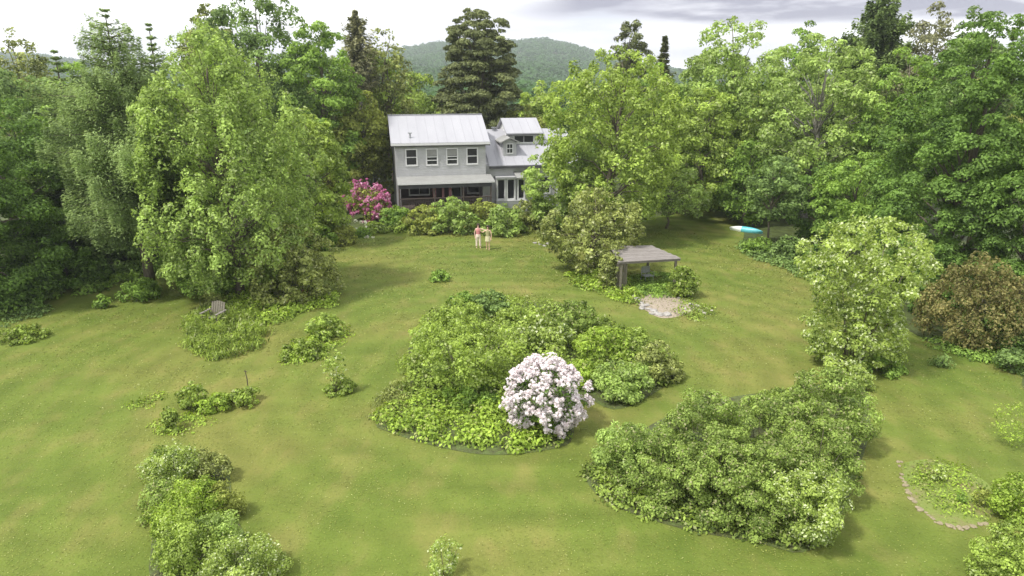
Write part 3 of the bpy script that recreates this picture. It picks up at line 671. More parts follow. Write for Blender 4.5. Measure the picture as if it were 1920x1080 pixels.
T('dark bushy tree between the canoe tree and the woods', 1395, 440, 260, 50, 'lf_mid', Y=54, cb=.06, pr=.6)
SH('brownish twiggy shrub at the far end of the right lawn', 1300, 392, 312, 34, 'lf_rust', prof='vase', cover=.6, stems=14)
SH('low green shrub where the right lawn meets the woods', 1355, 398, 335, 34, 'lf_mid', prof='dome')
for i, (x, yb, yt, hw, mt, lb) in enumerate([
    (1420, 478, 445, 30, 'lf_mid', 'low green bush at the foot of the canoe tree'),
    (1480, 492, 440, 34, 'lf_cool', 'leafy bush right of the canoe tree stems'),
    (1545, 520, 455, 40, 'lf_deep', 'dark bush behind the left flank of the lime bush'),
    (1760, 600, 500, 50, 'lf_deep', 'shadowed bush between the lime bush and bronze tree'),
    (1880, 660, 560, 60, 'lf_deep', 'dark bush behind the bronze tree at right'),
    (1905, 705, 655, 34, 'lf_cool', 'small green bush at right edge below the bronze tree')]):
    SH(lb, x, yb, yt, hw, mt, name='shrub', pr=.3)
# two plants that single themselves out
SH('tall lime green shrub with two tiered crown on the right lawn', 1616, 700, 402, 108, 'lf_yellow', prof='hour', off=.35, stems=16, pr=.25, lobes=.2, cover=.9, lk=1.1, droop=.2, tip=.35)
SH('bronze leaved weeping maple beside the lime green shrub', 1830, 655, 470, 96, 'lf_bronze', prof='umbrella', off=.5, stems=12, pr=.30, droop=.9, name='weeping_maple', cat='tree', lobes=.18, lift=.12, lk=.95, cover=.8)
SH('bushy base growth under the lime green shrub', 1655, 706, 660, 36, 'lf_mid', name='shrub')
# left understory
for x, yb, yt, hw, mt, lb in [
    (28, 585, 520, 60, 'lf_deep', 'dark bush at the foot of the far left tree'),
    (120, 548, 455, 70, 'lf_deep', 'spreading dark green bush along the left lawn edge'),
    (208, 522, 440, 50, 'lf_cool', 'light tipped bush left of the larch trunk'),
    (265, 568, 520, 38, 'lf_mid', 'weedy bush at the foot of the tall larch'),
    (352, 520, 440, 50, 'lf_mid', 'shaded bush between the larch trunk and the big maple'),
    (192, 580, 552, 12, 'lf_mid', 'tiny sapling left of the larch trunk'),
    (632, 462, 408, 34, 'lf_olive', 'green bush left of the pink flowering bush'),
    (600, 470, 420, 34, 'lf_mid', 'bush at the right foot of the big maple')]:
    SH(lb, x, yb, yt, hw, mt, pr=.3)
SH('grey green lilac bush at the right foot of the big maple', 545, 572, 415, 88, 'lf_grey', off=.6, stems=14, pr=.34)
SH('rounded green shrub at the left foot of the big maple', 395, 560, 470, 66, 'lf_mid', off=.6, pr=.34)
# foundation planting
SH('magenta flowering rhododendron at the left corner of the house', 690, 416, 346, 37, 'lf_olive', cover=.6, name='flowering_shrub', flowers=('fl_pink', 11, .13), prof='round', off=.3)
for x, yb, yt, hw, mt, lb in [
    (742, 432, 384, 32, 'lf_mid', 'dark green bush at the left end of the porch'),
    (795, 440, 384, 40, 'lf_olive', 'arching olive bush below the porch railing'),
    (850, 442, 368, 44, 'lf_maple', 'tallest arching bush in front of the porch middle'),
    (902, 436, 372, 40, 'lf_olive', 'olive bush behind the two people'),
    (945, 444, 380, 38, 'lf_maple', 'rounded bush at the foot of the glazed bay'),
    (990, 432, 372, 38, 'lf_grey', 'greyish bush between the bay and the light maple'),
    (1035, 430, 380, 36, 'lf_mid', 'dark bush under the left side of the light maple'),
    (760, 436, 412, 26, 'lf_bright', 'low light green bush in front of the porch corner'),
    (700, 440, 416, 28, 'lf_bright', 'low yellowish bush below the magenta rhododendron')]:
    SH(lb, x, yb, yt, hw, mt, pr=.36, off=.6)
SH('little white flowered clump at the end of the house border', 678, 444, 430, 12, 'lf_mid', flowers=('fl_cream', 1.5, .14), stems=0)

# ------------------------------------------------------------------ central island bed
sheet('bed_soil', [(704, 795), (728, 752), (790, 690), (765, 655), (815, 588), (900, 552), (1010, 570), (1130, 598), (1210, 648), (1275, 690), (1215, 745), (1150, 768), (1090, 745), (1075, 815), (1058, 836), (985, 850), (900, 852), (805, 834), (735, 812)], .012, 'soil')
sheet('bed_soil', [(1100, 880), (1150, 840), (1300, 760), (1480, 730), (1610, 715), (1632, 790), (1610, 880), (1565, 990), (1505, 1036), (1420, 1018), (1280, 992), (1165, 955), (1110, 918)], .012, 'soil')
sheet('bed_soil', [(285, 900), (330, 850), (420, 870), (440, 960), (480, 1040), (520, 1120), (300, 1120), (285, 1000)], .012, 'soil')
cover('ground_cover', 'leafy light green ground cover along the front of the central bed', 'ground cover', [(712, 792), (735, 765), (800, 745), (880, 740), (960, 760), (1040, 800), (1050, 825), (985, 843), (900, 846), (810, 828), (745, 808)], .62, 'lf_cover', .13, cov=2.4)
cover('tall_perennials', 'dense knee high green perennials filling the middle of the central bed', 'perennials', [(770, 660), (820, 590), (900, 560), (1010, 575), (1120, 600), (1200, 650), (1265, 690), (1200, 735), (1120, 720), (1040, 700), (960, 760), (800, 750), (745, 735)], .85, 'lf_covercool', .15, cov=2.3, clump=.6)
cover('fern_patch', 'wispy greyish ferns at the left tip of the central bed', 'ferns', [(705, 775), (735, 725), (775, 720), (770, 765), (735, 790)], .6, 'lf_grey', .16, cov=1.6, upright=.6, lw=.25)
SH('large airy pale green shrub at the left of the central bed', 868, 755, 605, 100, 'lf_bright', off=.55, prof='vase', pr=.26, stems=18, cover=.75, lk=1.05, tip=.4, lobes=.3)
SH('pale green shrub with layered leaves at the left rear of the central bed', 862, 668, 560, 58, 'lf_bright', pr=.26, tip=.3)
SH('dark upright evergreen shrub at the rear tip of the central bed', 918, 612, 543, 38, 'lf_cool', pr=.24, prof='round')
SH('small dark shrub left of the evergreen in the central bed', 872, 590, 545, 28, 'lf_mid', pr=.24)
SH('yellow green peony clump behind the white flowering bush', 1010, 672, 590, 62, 'lf_yellow', pr=.24, lk=1.1)
SH('bright green clump right of the dark evergreen', 965, 640, 572, 44, 'lf_bright', pr=.24)
SH('grey green lilac at the rear right of the central bed', 1072, 640, 562, 56, 'lf_lilac', pr=.26)
SH('mid green shrub at the middle right of the central bed', 1130, 690, 612, 60, 'lf_cover', pr=.26)
SH('light green clump at the right rear edge of the central bed', 1178, 660, 615, 44, 'lf_bright', pr=.24)
SH('rounded shrub at the right tip of the central bed', 1235, 725, 640, 44, 'lf_grey', pr=.26)
SH('darker rounded shrub at the lower right of the central bed', 1168, 758, 676, 56, 'lf_maple', pr=.27)
SH('narrow green clump between the white bush and right shrubs', 1095, 735, 670, 38, 'lf_cover', pr=.24)
SH('low yellow green clump left of the white flowering bush', 800, 700, 640, 36, 'lf_yellow', pr=.2, cover=.7)
SH('dark low shrub under the large pale shrub', 880, 775, 725, 60, 'lf_mid', pr=.22)
SH('round white flowering rhododendron in full bloom in the central bed', 1024, 818, 682, 67, 'lf_deep', name='flowering_shrub', off=.35, prof=([0, .12, .35, .6, .8, .93, 1], [.4, .75, 1, 1, .84, .6, .25]), lift=.12, pr=.22, lobes=.24, cover=.5, stems=12, flowers=('fl_white', 17, .056), rys=1)

# ------------------------------------------------------------------ big lilac mass front right
for x, yb, yt, hw, mt, lb in [
    (1178, 900, 795, 62, 'lf_maple', 'light green shrub at the left end of the big lilac mass'),
    (1235, 955, 800, 85, 'lf_lilac', 'left front lilac of the big mass at front right'),
    (1320, 905, 738, 95, 'lf_lilac', 'tall rear lilac in the middle of the big mass'),
    (1345, 985, 830, 95, 'lf_lilac', 'dense front lilac in the middle of the big mass'),
    (1430, 880, 745, 85, 'lf_lilac', 'rear lilac right of centre in the big mass'),
    (1450, 1000, 835, 90, 'lf_lilac', 'front lilac left of the cream variegated shrub'),
    (1535, 950, 780, 78, 'lf_lilac', 'dark lilac behind the cream variegated shrub'),
    (1550, 850, 690, 78, 'lf_lilac', 'tallest lilac with buff tips at the right end of the mass'),
    (1480, 800, 722, 55, 'lf_bright', 'pale shrub on the far side of the lilac mass')]:
    SH(lb, x, yb, yt, hw, mt, name='lilac_bush', pr=.26, lk=.9, off=.65, stems=14, tip=.15, rys=1, lobes=.26)
SH('cream and lime variegated shrub at the front right corner of the lilacs', 1520, 1030, 885, 66, 'lf_yellow', off=.5, pr=.24, prof='vase', lobes=.35, tip=.3)
SH('bright yellow green clump at the rear right tip of the lilacs', 1610, 735, 685, 28, 'lf_yellow', pr=.2)
cover('ground_cover', 'green weeds skirting the front of the lilac mass', 'ground cover', [(1105, 880), (1150, 855), (1350, 930), (1520, 1000), (1500, 1030), (1420, 1012), (1280, 985), (1170, 950), (1115, 915)], .4, 'lf_covercool', .11, cov=2.0)

# ------------------------------------------------------------------ left beds
cover('tall_grass', 'bushy tall grass at the near end of the left bed', 'tall grass', [(345, 640), (355, 600), (400, 580), (470, 585), (505, 610), (480, 655), (420, 672), (360, 665)], .75, 'lf_covercool', .22, cov=2.6, upright=.7, lw=.22)
cover('ground_cover', 'green ground cover in the left bed behind the chair', 'ground cover', [(430, 600), (400, 560), (470, 545), (600, 548), (640, 565), (570, 590), (500, 610)], .5, 'lf_cover', .15, cov=2.2)
cover('red_leaf_plants', 'low reddish leaved plants under the grey green lilac', 'plants', [(505, 572), (520, 552), (590, 548), (600, 560), (560, 576)], .35, 'lf_redleaf', .14, cov=2.0)
SH('small grey green shrub behind the slatted chair', 398, 580, 548, 24, 'lf_grey')
SH('round leafy bush in the small oval bed left of centre', 607, 640, 586, 34, 'lf_bright', pr=.2)
SH('low feathery mound at the near end of the small oval bed', 566, 678, 634, 40, 'lf_covercool', prof='mound', pr=.2, stems=0)
cover('ground_cover', 'thin ground cover in the small oval bed', 'ground cover', [(530, 675), (560, 645), (640, 615), (660, 625), (620, 655), (570, 682)], .22, 'lf_cover', .12, cov=1.6)
SH('thin pale sapling rising from a weedy mound', 628, 738, 655, 20, 'lf_yellow', prof='round', lift=.25, pr=.14, cover=.4, stems=6, name='sapling', off=.1)
SH('weedy green mound around the thin pale sapling', 638, 742, 712, 30, 'lf_covercool', prof='mound', stems=0, pr=.15)
SH('small dark leafed tuft alone in the upper lawn', 825, 530, 506, 22, 'lf_mid', prof='mound', stems=0, pr=.15)
for x, yb, yt, hw, mt, lb in [
    (358, 772, 716, 28, 'lf_covercool', 'leafy bush at the left end of the short plant row'),
    (402, 776, 738, 32, 'lf_cover', 'pale leaved bush in the middle of the short plant row'),
    (450, 768, 728, 34, 'lf_covercool', 'bush beside the thin stake in the short plant row'),
    (318, 812, 762, 18, 'lf_covercool', 'lone small leafy bush below the short plant row')]:
    SH(lb, x, yb, yt, hw, mt, pr=.17)
cover('weeds', 'thin weeds around the lone small bush', 'weeds', [(290, 800), (340, 780), (400, 785), (380, 805), (320, 815)], .14, 'lf_cover', .1, cov=.9)
cover('weeds', 'sparse weed streak left of the short plant row', 'weeds', [(245, 762), (285, 742), (300, 748), (262, 768)], .12, 'lf_cover', .1, cov=.9)
SH('low dark mound plant near the far left edge', 42, 645, 610, 40, 'lf_covercool', prof='mound', stems=0, pr=.2)
cover('weeds', 'strip of low weeds above the far left mound', 'weeds', [(10, 610), (30, 585), (95, 575), (80, 592), (40, 605)], .3, 'lf_cool', .14, cov=1.2)
# bottom left hedge
for x, yb, yt, hw, mt, lb in [
    (322, 935, 838, 50, 'lf_yellow', 'pale flecked shrub at the far end of the bottom left hedge'),
    (385, 915, 850, 44, 'lf_grey', 'twiggy grey green shrub right of the pale flecked one'),
    (310, 985, 895, 44, 'lf_lilac', 'thin leafed shrub on the left flank of the hedge'),
    (365, 1000, 900, 58, 'lf_cover', 'light green shrub in the middle of the bottom left hedge'),
    (415, 985, 905, 36, 'lf_olive', 'dark gap filling shrub on the right flank of the hedge'),
    (350, 1090, 965, 62, 'lf_bright', 'full leafy shrub at the near left of the hedge'),
    (345, 1035, 925, 60, 'lf_cover', 'leafy shrub between the middle and near parts of the hedge'),
    (300, 905, 842, 32, 'lf_lilac', 'small grey leaved shrub at the top left tip of the hedge'),
    (410, 1060, 960, 50, 'lf_maple', 'darker shrub just behind the brightest lime one'),
    (455, 1120, 1010, 70, 'lf_yellow', 'brightest lime shrub cut by the bottom edge')]:
    SH(lb, x, yb, yt, hw * .98, mt, pr=.2, stems=10, tip=.3, cover=.9, lk=.9)
SH('thin pale sapling at the bottom centre of the lawn', 832, 1090, 1012, 36, 'lf_yellow', prof='vase', pr=.12, cover=.45, stems=10, name='sapling', lobes=.4, off=.2)
# right edge
SH('faint wispy weeds clump at the right edge', 1905, 850, 745, 36, 'lf_cover', cover=.10, stems=0, prof='vase', lk=.8)
SH('green bush at the right edge beside the stone ringed bed', 1912, 985, 890, 48, 'lf_cover', pr=.22)
SH('leafy bush in the bottom right corner', 1890, 1100, 985, 62, 'lf_bright', pr=.22)
SH('small weed on the shaded lawn below the bronze tree', 1768, 690, 660, 18, 'lf_cool', prof='vase', cover=.5)
# shed surroundings
SH('leafy vine and bush burying the left end of the shed roof', 1143, 545, 468, 22, 'lf_grey', pr=.2, prof='round', off=.6, lobes=.4)
SH('leafy shrub at the right side of the open shed', 1280, 562, 496, 28, 'lf_covercool', pr=.22, prof='round')
cover('ground_cover', 'green plants running from the crab apple to the shed', 'ground cover', [(1060, 520), (1100, 510), (1160, 520), (1195, 545), (1190, 572), (1140, 555), (1090, 540)], .5, 'lf_cover', .16, cov=2.2, upright=.3)
cover('ground_cover', 'dark green plants in the shade under the shed roof', 'ground cover', [(1180, 548), (1190, 520), (1250, 515), (1290, 535), (1270, 555), (1200, 555)], .35, 'lf_mid', .14, cov=1.8)
cover('ground_cover', 'low plants between the stones right of the gravel patch', 'ground cover', [(1255, 590), (1280, 562), (1330, 575), (1340, 590), (1290, 600)], .22, 'lf_covercool', .12, cov=.6)
cover('tall_grass', 'rough grass and plants lining the right woods edge', 'grass', [(1385, 455), (1420, 462), (1500, 492), (1560, 530), (1530, 532), (1470, 505), (1400, 480)], .5, 'lf_cool', .2, cov=2.0, upright=.3)
cover('tall_grass', 'shaded rough plants below the deep green maple', 'plants', [(1730, 640), (1800, 640), (1950, 650), (1960, 705), (1880, 690), (1790, 668)], .35, 'lf_mid', .13, cov=1.6, upright=.3)
cover('tall_grass', 'rough undergrowth along the left woods edge', 'undergrowth', [(-60, 590), (0, 560), (120, 520), (240, 495), (330, 490), (300, 510), (200, 545), (100, 562), (0, 600)], .6, 'lf_mid', .2, cov=1.8, upright=.3)

# ------------------------------------------------------------------ woods behind (one object per tree, hidden ones cheap)
bgk = ['mid green', 'dark green', 'light green', 'olive']
bgm = ['lf_mid', 'lf_deep', 'lf_maple', 'lf_olive']
rb = random.Random(5)
spots = []
for px in range(-200, 2140, 105):
    if 640 < px < 1150: continue
    spots.append((px + rb.uniform(-30, 30), rb.uniform(70, 92)))
protos = {}
for i, (px, Y) in enumerate(spots):
    near = min(((90, 'the thin topped far left tree'), (-120, 'the trees beyond the left picture edge'), (200, 'the left larches'), (330, 'the second larch spire'), (450, 'the big left maple'), (560, 'the tall dark maple'), (1180, 'the dark pine top'), (1260, 'the narrow spruce spire'), (1345, 'the double topped tree'), (1440, 'the canoe tree'), (1530, 'the tree with bare boughs'), (1610, 'the very tall spruce'), (1700, 'the grey tinged tree'), (1795, 'the deep green maple'), (1930, 'the right edge tree'), (2080, 'the trees past the right edge')), key=lambda q: abs(q[0] - px))
    side = 'left of' if px < near[0] - 14 else 'right of' if px > near[0] + 14 else 'behind'
    lab = f'{bgk[i % 4]} back row tree {side} {near[1]}'
    ki = i % 4; top = 165 if 1200 < px < 1700 else 150
    if ki not in protos:
        t_ = tree(lab, px, 400, top, 95, bgm[ki], Y=Y, cb=.03, pr=1.1, group=f'{bgk[ki]} woodland trees in the back row', name='woodland_tree', nlimb=14)
        protos[ki] = (t_, [c for c in t_.children], at(px, top, Y).z)
    else:
        src, ch, h0 = protos[ki]
        t_ = src.copy(); C.objects.link(t_); t_['label'] = lab; p_ = at(px, top, Y); t_.location = (p_.x, Y, 0); t_.rotation_euler = (0, 0, rb.uniform(0, 6.2))
        f_ = rb.uniform(.9, 1.12); t_.scale = (f_, f_, p_.z / h0 * rb.uniform(.92, 1.06))
        for c_ in ch:
            d_ = c_.copy(); C.objects.link(d_); d_.parent = t_

# ------------------------------------------------------------------ open shed with sloping plank roof
g0 = G(1166, 543); SX = g0.x
def zat(px, py, Y): return at(px, py, Y).z
shed = thing('shed', 'open weathered shed with a flat grey plank roof beside the crab apple', 'shed', (g0.x, g0.y, 0), R(3))
RH = 1.75
fl = at(1158, 491, g0.y - .4); c_fr = at(1280, 489, g0.y + .2); c_br = at(1226, 463, g0.y + 3.0); c_bl = at(1148, 466, g0.y + 3.0)
rz = [q.z for q in (fl, c_fr, c_br, c_bl)]; zf = (rz[0] + rz[1]) / 2
loc = lambda v: Vector((v.x - g0.x, v.y - g0.y, 0))
A_, B_, C_, D_ = loc(fl), loc(c_fr), loc(c_br), loc(c_bl)
roofm = MB(); npk = 13
zb = zf + .10
for i in range(npk):
    t0, t1 = i / npk + .004, (i + 1) / npk - .004; jig = ((i * 7) % 5 - 2) * .02
    p0, p1 = A_.lerp(D_, t0), A_.lerp(D_, t1); q0, q1 = B_.lerp(C_, t0), B_.lerp(C_, t1)
    z0, z1 = zf + (zb - zf) * t0 + .003 * (i % 3), zf + (zb - zf) * t1 + .003 * (i % 3)
    e = (q0 - p0).normalized() * jig; q0 = q0 + e; q1 = q1 + e
    vs = [(p0.x, p0.y, z0), (q0.x, q0.y, z0), (q1.x, q1.y, z1), (p1.x, p1.y, z1)]
    roofm.hexa(vs + [(a, b_, c_ + .05) for a, b_, c_ in vs])
roofm.build('roof', 'oldwood', shed)
for (u, v_) in ((.06, .04), (.94, .06), (.9, .92), (.06, .93)):
    q = A_.lerp(B_, u).lerp(D_.lerp(C_, u), v_); hb('post', 'oldwood_v', [((q.x - .06, q.y - .06, 0), (q.x + .06, q.y + .06, zf - .01 + .10 * v_ - .12))], shed)
bmm = MB()
for v_ in (.05, .92):
    a = A_.lerp(D_, v_); b_ = B_.lerp(C_, v_)
    bmm.hexa([(a.x, a.y - .04, zf + .1 * v_ - .13), (b_.x, b_.y - .04, zf + .1 * v_ - .13), (b_.x, b_.y + .04, zf + .1 * v_ - .13), (a.x, a.y + .04, zf + .1 * v_ - .13),
              (a.x, a.y - .04, zf + .1 * v_ - .012), (b_.x, b_.y - .04, zf + .1 * v_ - .012), (b_.x, b_.y + .04, zf + .1 * v_ - .012), (a.x, a.y + .04, zf + .1 * v_ - .012)])
bmm.build('beam', 'oldwood', shed)
sl = MB()
for i in range(5):
    x0 = -.36 + i * .125; sl.box((x0, -.02 + .004 * (i % 2), 0), (x0 + .107, .03, zf - .16 - .03 * (i % 3)))
sl.build('plank_screen', 'oldwood_v', shed)
# grey seat under the shed
gs = G(1213, 530)
seat = thing('garden_chair', 'grey metal garden chair in the shade under the shed roof', 'chair', gs, R(20))
hb('seat', 'metal_grey', [((-.28, -.25, .42), (.28, .25, .47))], seat, bevel=.01)
hb('backrest', 'metal_grey', [((-.28, .22, .55), (.28, .26, .95))], seat, bevel=.01)
for sx_ in (-1, 1):
    for sy_ in (-1, 1): q = MB(); q.tube([(.25 * sx_, .22 * sy_, .42), (.29 * sx_, .27 * sy_, 0)], .018, 6); q.build('leg', 'metal_grey', seat)
    q = MB(); q.tube([(.27 * sx_, .24, .5), (.27 * sx_, .24, .68), (.29 * sx_, -.24, .66), (.28 * sx_, -.24, .44)], .02, 6); q.build('armrest', 'metal_grey', seat)
# gravel patch with pale stones
sheet('gravel_patch', [(1192, 565), (1200, 552), (1260, 555), (1305, 568), (1290, 588), (1245, 597), (1215, 585)], .010, 'gravel')
def stone(name, label, px, py, s, mat, rng, group, flat=.5, cat='stone'):
    g = G(px, py); bm = bmesh.new(); bmesh.ops.create_icosphere(bm, subdivisions=2, radius=1)
    k = rng.uniform(.75, 1.3, 3); ph = rng.uniform(0, 6, 3)
    for v in bm.verts:
        n_ = 1 + .16 * math.sin(v.co.x * 3 + ph[0]) + .14 * math.sin(v.co.y * 4 + ph[1]) + .1 * math.sin(v.co.z * 5 + ph[2])
        v.co = Vector((v.co.x * k[0] * s * n_, v.co.y * k[1] * s * n_, max(v.co.z * s * flat * n_, -s * flat * .5)))
    me = bpy.data.meshes.new(name); bm.to_mesh(me); bm.free()
    o = link(name, me, mat); o.location = (g.x, g.y, s * flat * .3); o.rotation_euler = (0, 0, rng.uniform(0, 6))
    return tag(o, label, cat, group)
rng = rngn()
ORD = ['first', 'second', 'third', 'fourth', 'fifth', 'sixth', 'seventh', 'eighth', 'ninth', 'tenth', 'eleventh', 'twelfth', 'thirteenth']
for i, (px, py) in enumerate([(1190, 556), (1196, 562), (1203, 568), (1208, 575), (1216, 580), (1224, 584), (1232, 587), (1239, 590), (1247, 592), (1206, 578), (1222, 589), (1212, 572)]):
    stone('stone', f'pale flat stone, {ORD[i]} from the back of the left rim of the gravel patch' if i < 9 else ['pale stone just outside the left rim of the gravel patch', 'pale stone at the nearest corner of the gravel patch', 'pale stone just inside the left rim of the gravel patch'][i - 9], px + rng.normal(0, 1.5), py + rng.normal(0, 1), rng.uniform(.12, .24), 'stone_pale', rng, 'pale stones along the left rim of the gravel patch')
for i, (px, py) in enumerate([(1282, 588), (1290, 584), (1298, 578), (1306, 577), (1296, 572), (1312, 584), (1286, 578), (1322, 588), (1336, 583), (1276, 560), (1266, 556), (1257, 552), (1249, 548)]):
    stone('stone', f'rough grey stone, {ORD[i]} from the near side, right rim of gravel patch', px + rng.normal(0, 2), py + rng.normal(0, 1), rng.uniform(.07, .16), 'stone', rng, 'grey stones along the right rim of the gravel patch')
for i, (px, py) in enumerate([(1004, 456), (1012, 458), (1020, 461), (1026, 458)]):
    stone('stone', ['leftmost', 'second from left', 'third from left', 'rightmost'][i] + ' of four small whitish stones on grass left of the crab apple', px, py, .16, 'stone_pale', rng, 'whitish stones on the lawn below the bushes')
# stone ringed round bed, front right
ring = [(1698, 868), (1692, 885), (1694, 903), (1702, 920), (1712, 938), (1728, 957), (1750, 974), (1778, 986), (1808, 990), (1838, 984), (1862, 968)]
sheet('garden_bed', ring + [(1870, 940), (1850, 905), (1800, 880), (1745, 862)], .008, 'soil_pale')
rp = smooth_poly([Vector((a, b_, 0)) for a, b_ in ring], 5)[:-8]
for i, q in enumerate(rp):
    if rng.random() < .3: continue
    stone('edging_stone', 'buff edging stone in the curved rim of the round bed', q.x + rng.normal(0, 2.2), q.y + rng.normal(0, 1.6), rng.uniform(.035, .085), 'stone_tan', rng, 'buff stones edging the round bed', cat='stone')
cover('weeds', 'mixed weeds and grass growing inside the stone ringed bed', 'weeds', [(1710, 880), (1760, 868), (1820, 890), (1855, 935), (1840, 970), (1790, 972), (1740, 940)], .16, 'lf_cover', .08, cov=.55)
SH('pale leaved small plant at the top of the stone ringed bed', 1762, 905, 870, 16, 'lf_yellow', prof='vase', cover=.5, stems=4, pr=.1)
SH('small brownish plant at the right of the stone ringed bed', 1842, 955, 915, 18, 'lf_olive', prof='vase', cover=.45, stems=5, pr=.1)
SH('tiny green plant at the centre of the stone ringed bed', 1800, 945, 922, 12, 'lf_mid', prof='vase', cover=.5, stems=4, pr=.1)
# slatted wooden chair
gc = G(402, 606)
ch = thing('garden_chair', 'weathered slatted wooden chair in the left bed under the maple', 'chair', gc, R(-12))
for i in range(6):
    x0 = -.36 + i * .125; rr = Matrix.Rotation(R(-18), 3, 'X'); q = MB(); q.box((x0, .30, .30), (x0 + .10, .33, 1.05 - .03 * abs(i - 2.5)), rr, (0, .3, .3)); q.build('back_slat', 'oldwood_v', ch)
for i in range(5):
    q = MB(); q.box((-.38, -.28 + i * .12, .36 - i * .018), (.38, -.18 + i * .12, .385 - i * .018)); q.build('seat_slat', 'oldwood', ch)
for s_ in (-1, 1):
    hb('armrest', 'oldwood', [((s_ * .43 - .06, -.38, .58), (s_ * .43 + .06, .42, .605))], ch)
    hb('leg', 'oldwood_v', [((s_ * .40 - .03, -.34, 0), (s_ * .40 + .03, -.28, .58))], ch)
    hb('leg', 'oldwood_v', [((s_ * .40 - .03, .30, 0), (s_ * .40 + .03, .36, .578))], ch)
# stake
gk = G(465, 728); st = MB(); st.tube([(0, 0, -.05), (.01, 0, .4), (-.03, 0, .78)], [.022, .02, .014], 6); st.box((-.07, -.012, .70), (.04, .012, .72))
o = st.build('stake', 'brownwood'); o.location = gk; tag(o, 'thin brown wooden stake at the right end of the short plant row', 'stake')
# canoe at the edge of the woods
gk = G(1401, 438); cn = thing('canoe', 'white and turquoise canoe lying at the edge of the right woods', 'canoe', gk + Vector((0, .5, 0)), R(-38))
def hull(zlo, zhi, grow):
    vs = []; fs = []; ns, nr = 17, 9
    for i in range(ns):
        s = i / (ns - 1) * 2 - 1; w = .42 * (1 - abs(s) ** 2.4) + .015; keel = .02 + .22 * abs(s) ** 3.5; top = .50 + .20 * abs(s) ** 3
        for j in range(nr):
            a = math.pi * (zlo + (zhi - zlo) * j / (nr - 1)); vs.append((s * 2.1, -math.cos(a) * w * grow, top - (top - keel) * math.sin(a) ** .8 * grow))
    for i in range(ns - 1):
        for j in range(nr - 1): a = i * nr + j; fs.append((a, a + 1, a + nr + 1, a + nr))
    return vs, fs
hl = MB(); vs, fs = hull(.0, 1, 1); hl.v = [Vector(q) for q in vs]; hl.f = fs
n0 = len(hl.v); vs, fs = hull(.0, 1, .94); hl.v += [Vector(q) for q in vs]; hl.f += [tuple(n0 + i for i in reversed(q)) for q in fs]
tilt = Matrix.Rotation(R(38), 3, 'X'); hl.v = [tilt @ q + Vector((0, 0, .12)) for q in hl.v]; CS = .78
ho = hl.build('hull', ['canoe_white', 'canoe_blue'], cn, smooth=True)
for pl in ho.data.polygons:
    if pl.center.x > -.5: pl.material_index = 1
gw = MB()
for sd_ in (-1, 1):
    gw.tube([tilt @ Vector((s * 2.1, sd_ * (.42 * (1 - abs(s) ** 2.4) + .02), .505 + .20 * abs(s) ** 3)) + Vector((0, 0, .12)) for s in [i / 10 - 1 for i in range(21)]], .022, 5)
gw.build('gunwale', 'canoe_white', cn, smooth=True)
for s in (-.9, .9): q = MB(); q.box((s - .1, -.33, .44), (s + .1, .33, .47)); q.v = [tilt @ w_ + Vector((0, 0, .12)) for w_ in q.v]; q.build('seat', 'brownwood', cn)

for c_ in cn.children: c_.data.transform(Matrix.Scale(.62, 4) @ Matrix.Translation((0, 0, .70)) @ Matrix.Rotation(math.pi, 4, 'X'))

# ------------------------------------------------------------------ people
def skinned(name, V, E, rad, mat, parent, sub=1):
    me = bpy.data.meshes.new(name); me.from_pydata([tuple(v) for v in V], E, []); link_o = link(name, me, mat, parent)
    bm = bmesh.new(); bm.from_mesh(me); ly = bm.verts.layers.skin.verify()
    for i, v in enumerate(bm.verts): v[ly].radius = rad[i] if isinstance(rad[i], tuple) else (rad[i], rad[i]); v[ly].use_root = (i == 0)
    bm.to_mesh(me); bm.free()
    m1 = link_o.modifiers.new('skin', 'SKIN'); m1.use_smooth_shade = True
    if sub: m2 = link_o.modifiers.new('sub', 'SUBSURF'); m2.levels = sub; m2.render_levels = sub
    return link_o
def hand(V, E, rad, iw, w, d, side):
    """palm and five fingers from wrist vertex iw going along d"""
    d = d.normalized(); s = d.cross(Vector((0, 0, 1)) if abs(d.z) < .8 else Vector((0, 1, 0))).normalized(); dn = s.cross(d)
    V.append(w + d * .05); rad.append((.036, .016)); ip = len(V) - 1; E.append((iw, ip))
    V.append(w + d * .085); rad.append((.038, .014)); ik = len(V) - 1; E.append((ip, ik))
    for k_, (o_, ln) in enumerate(((-.030, .062), (-.010, .076), (.010, .072), (.030, .055))):
        a = w + d * .10 + s * o_; b_ = a + d * ln * .5 - dn * .008; c_ = a + d * ln * .9 - dn * .026
        n_ = len(V); V.extend([a, b_, c_]); rad.extend([.010, .009, .008]); E.extend([(ik, n_), (n_, n_ + 1), (n_ + 1, n_ + 2)])
    a = w + d * .045 + s * .04 * side; b_ = a + d * .03 + s * .018 * side - dn * .012; n_ = len(V); V.extend([a, b_]); rad.extend([.012, .009]); E.extend([(ip, n_), (n_, n_ + 1)])
def ring_mesh(name, rings, mat, parent, seg=18, close=(True, True), thick=0):
    """rings: (cx, cy, cz, rx, ry)"""
    q = MB()
    for cx, cy, cz, rx, ry in rings:
        for k_ in range(seg): a = 2 * math.pi * k_ / seg; q.v.append(Vector((cx + rx * math.cos(a), cy + ry * math.sin(a), cz)))
    for i in range(len(rings) - 1):
        for k_ in range(seg): a = i * seg + k_; b_ = i * seg + (k_ + 1) % seg; q.f.append((a, b_, b_ + seg, a + seg))
    if close[0]: q.f.append(tuple(reversed(range(seg))))
    if close[1]: q.f.append(tuple((len(rings) - 1) * seg + k_ for k_ in range(seg)))
    return q.build(name, mat, parent, smooth=True)
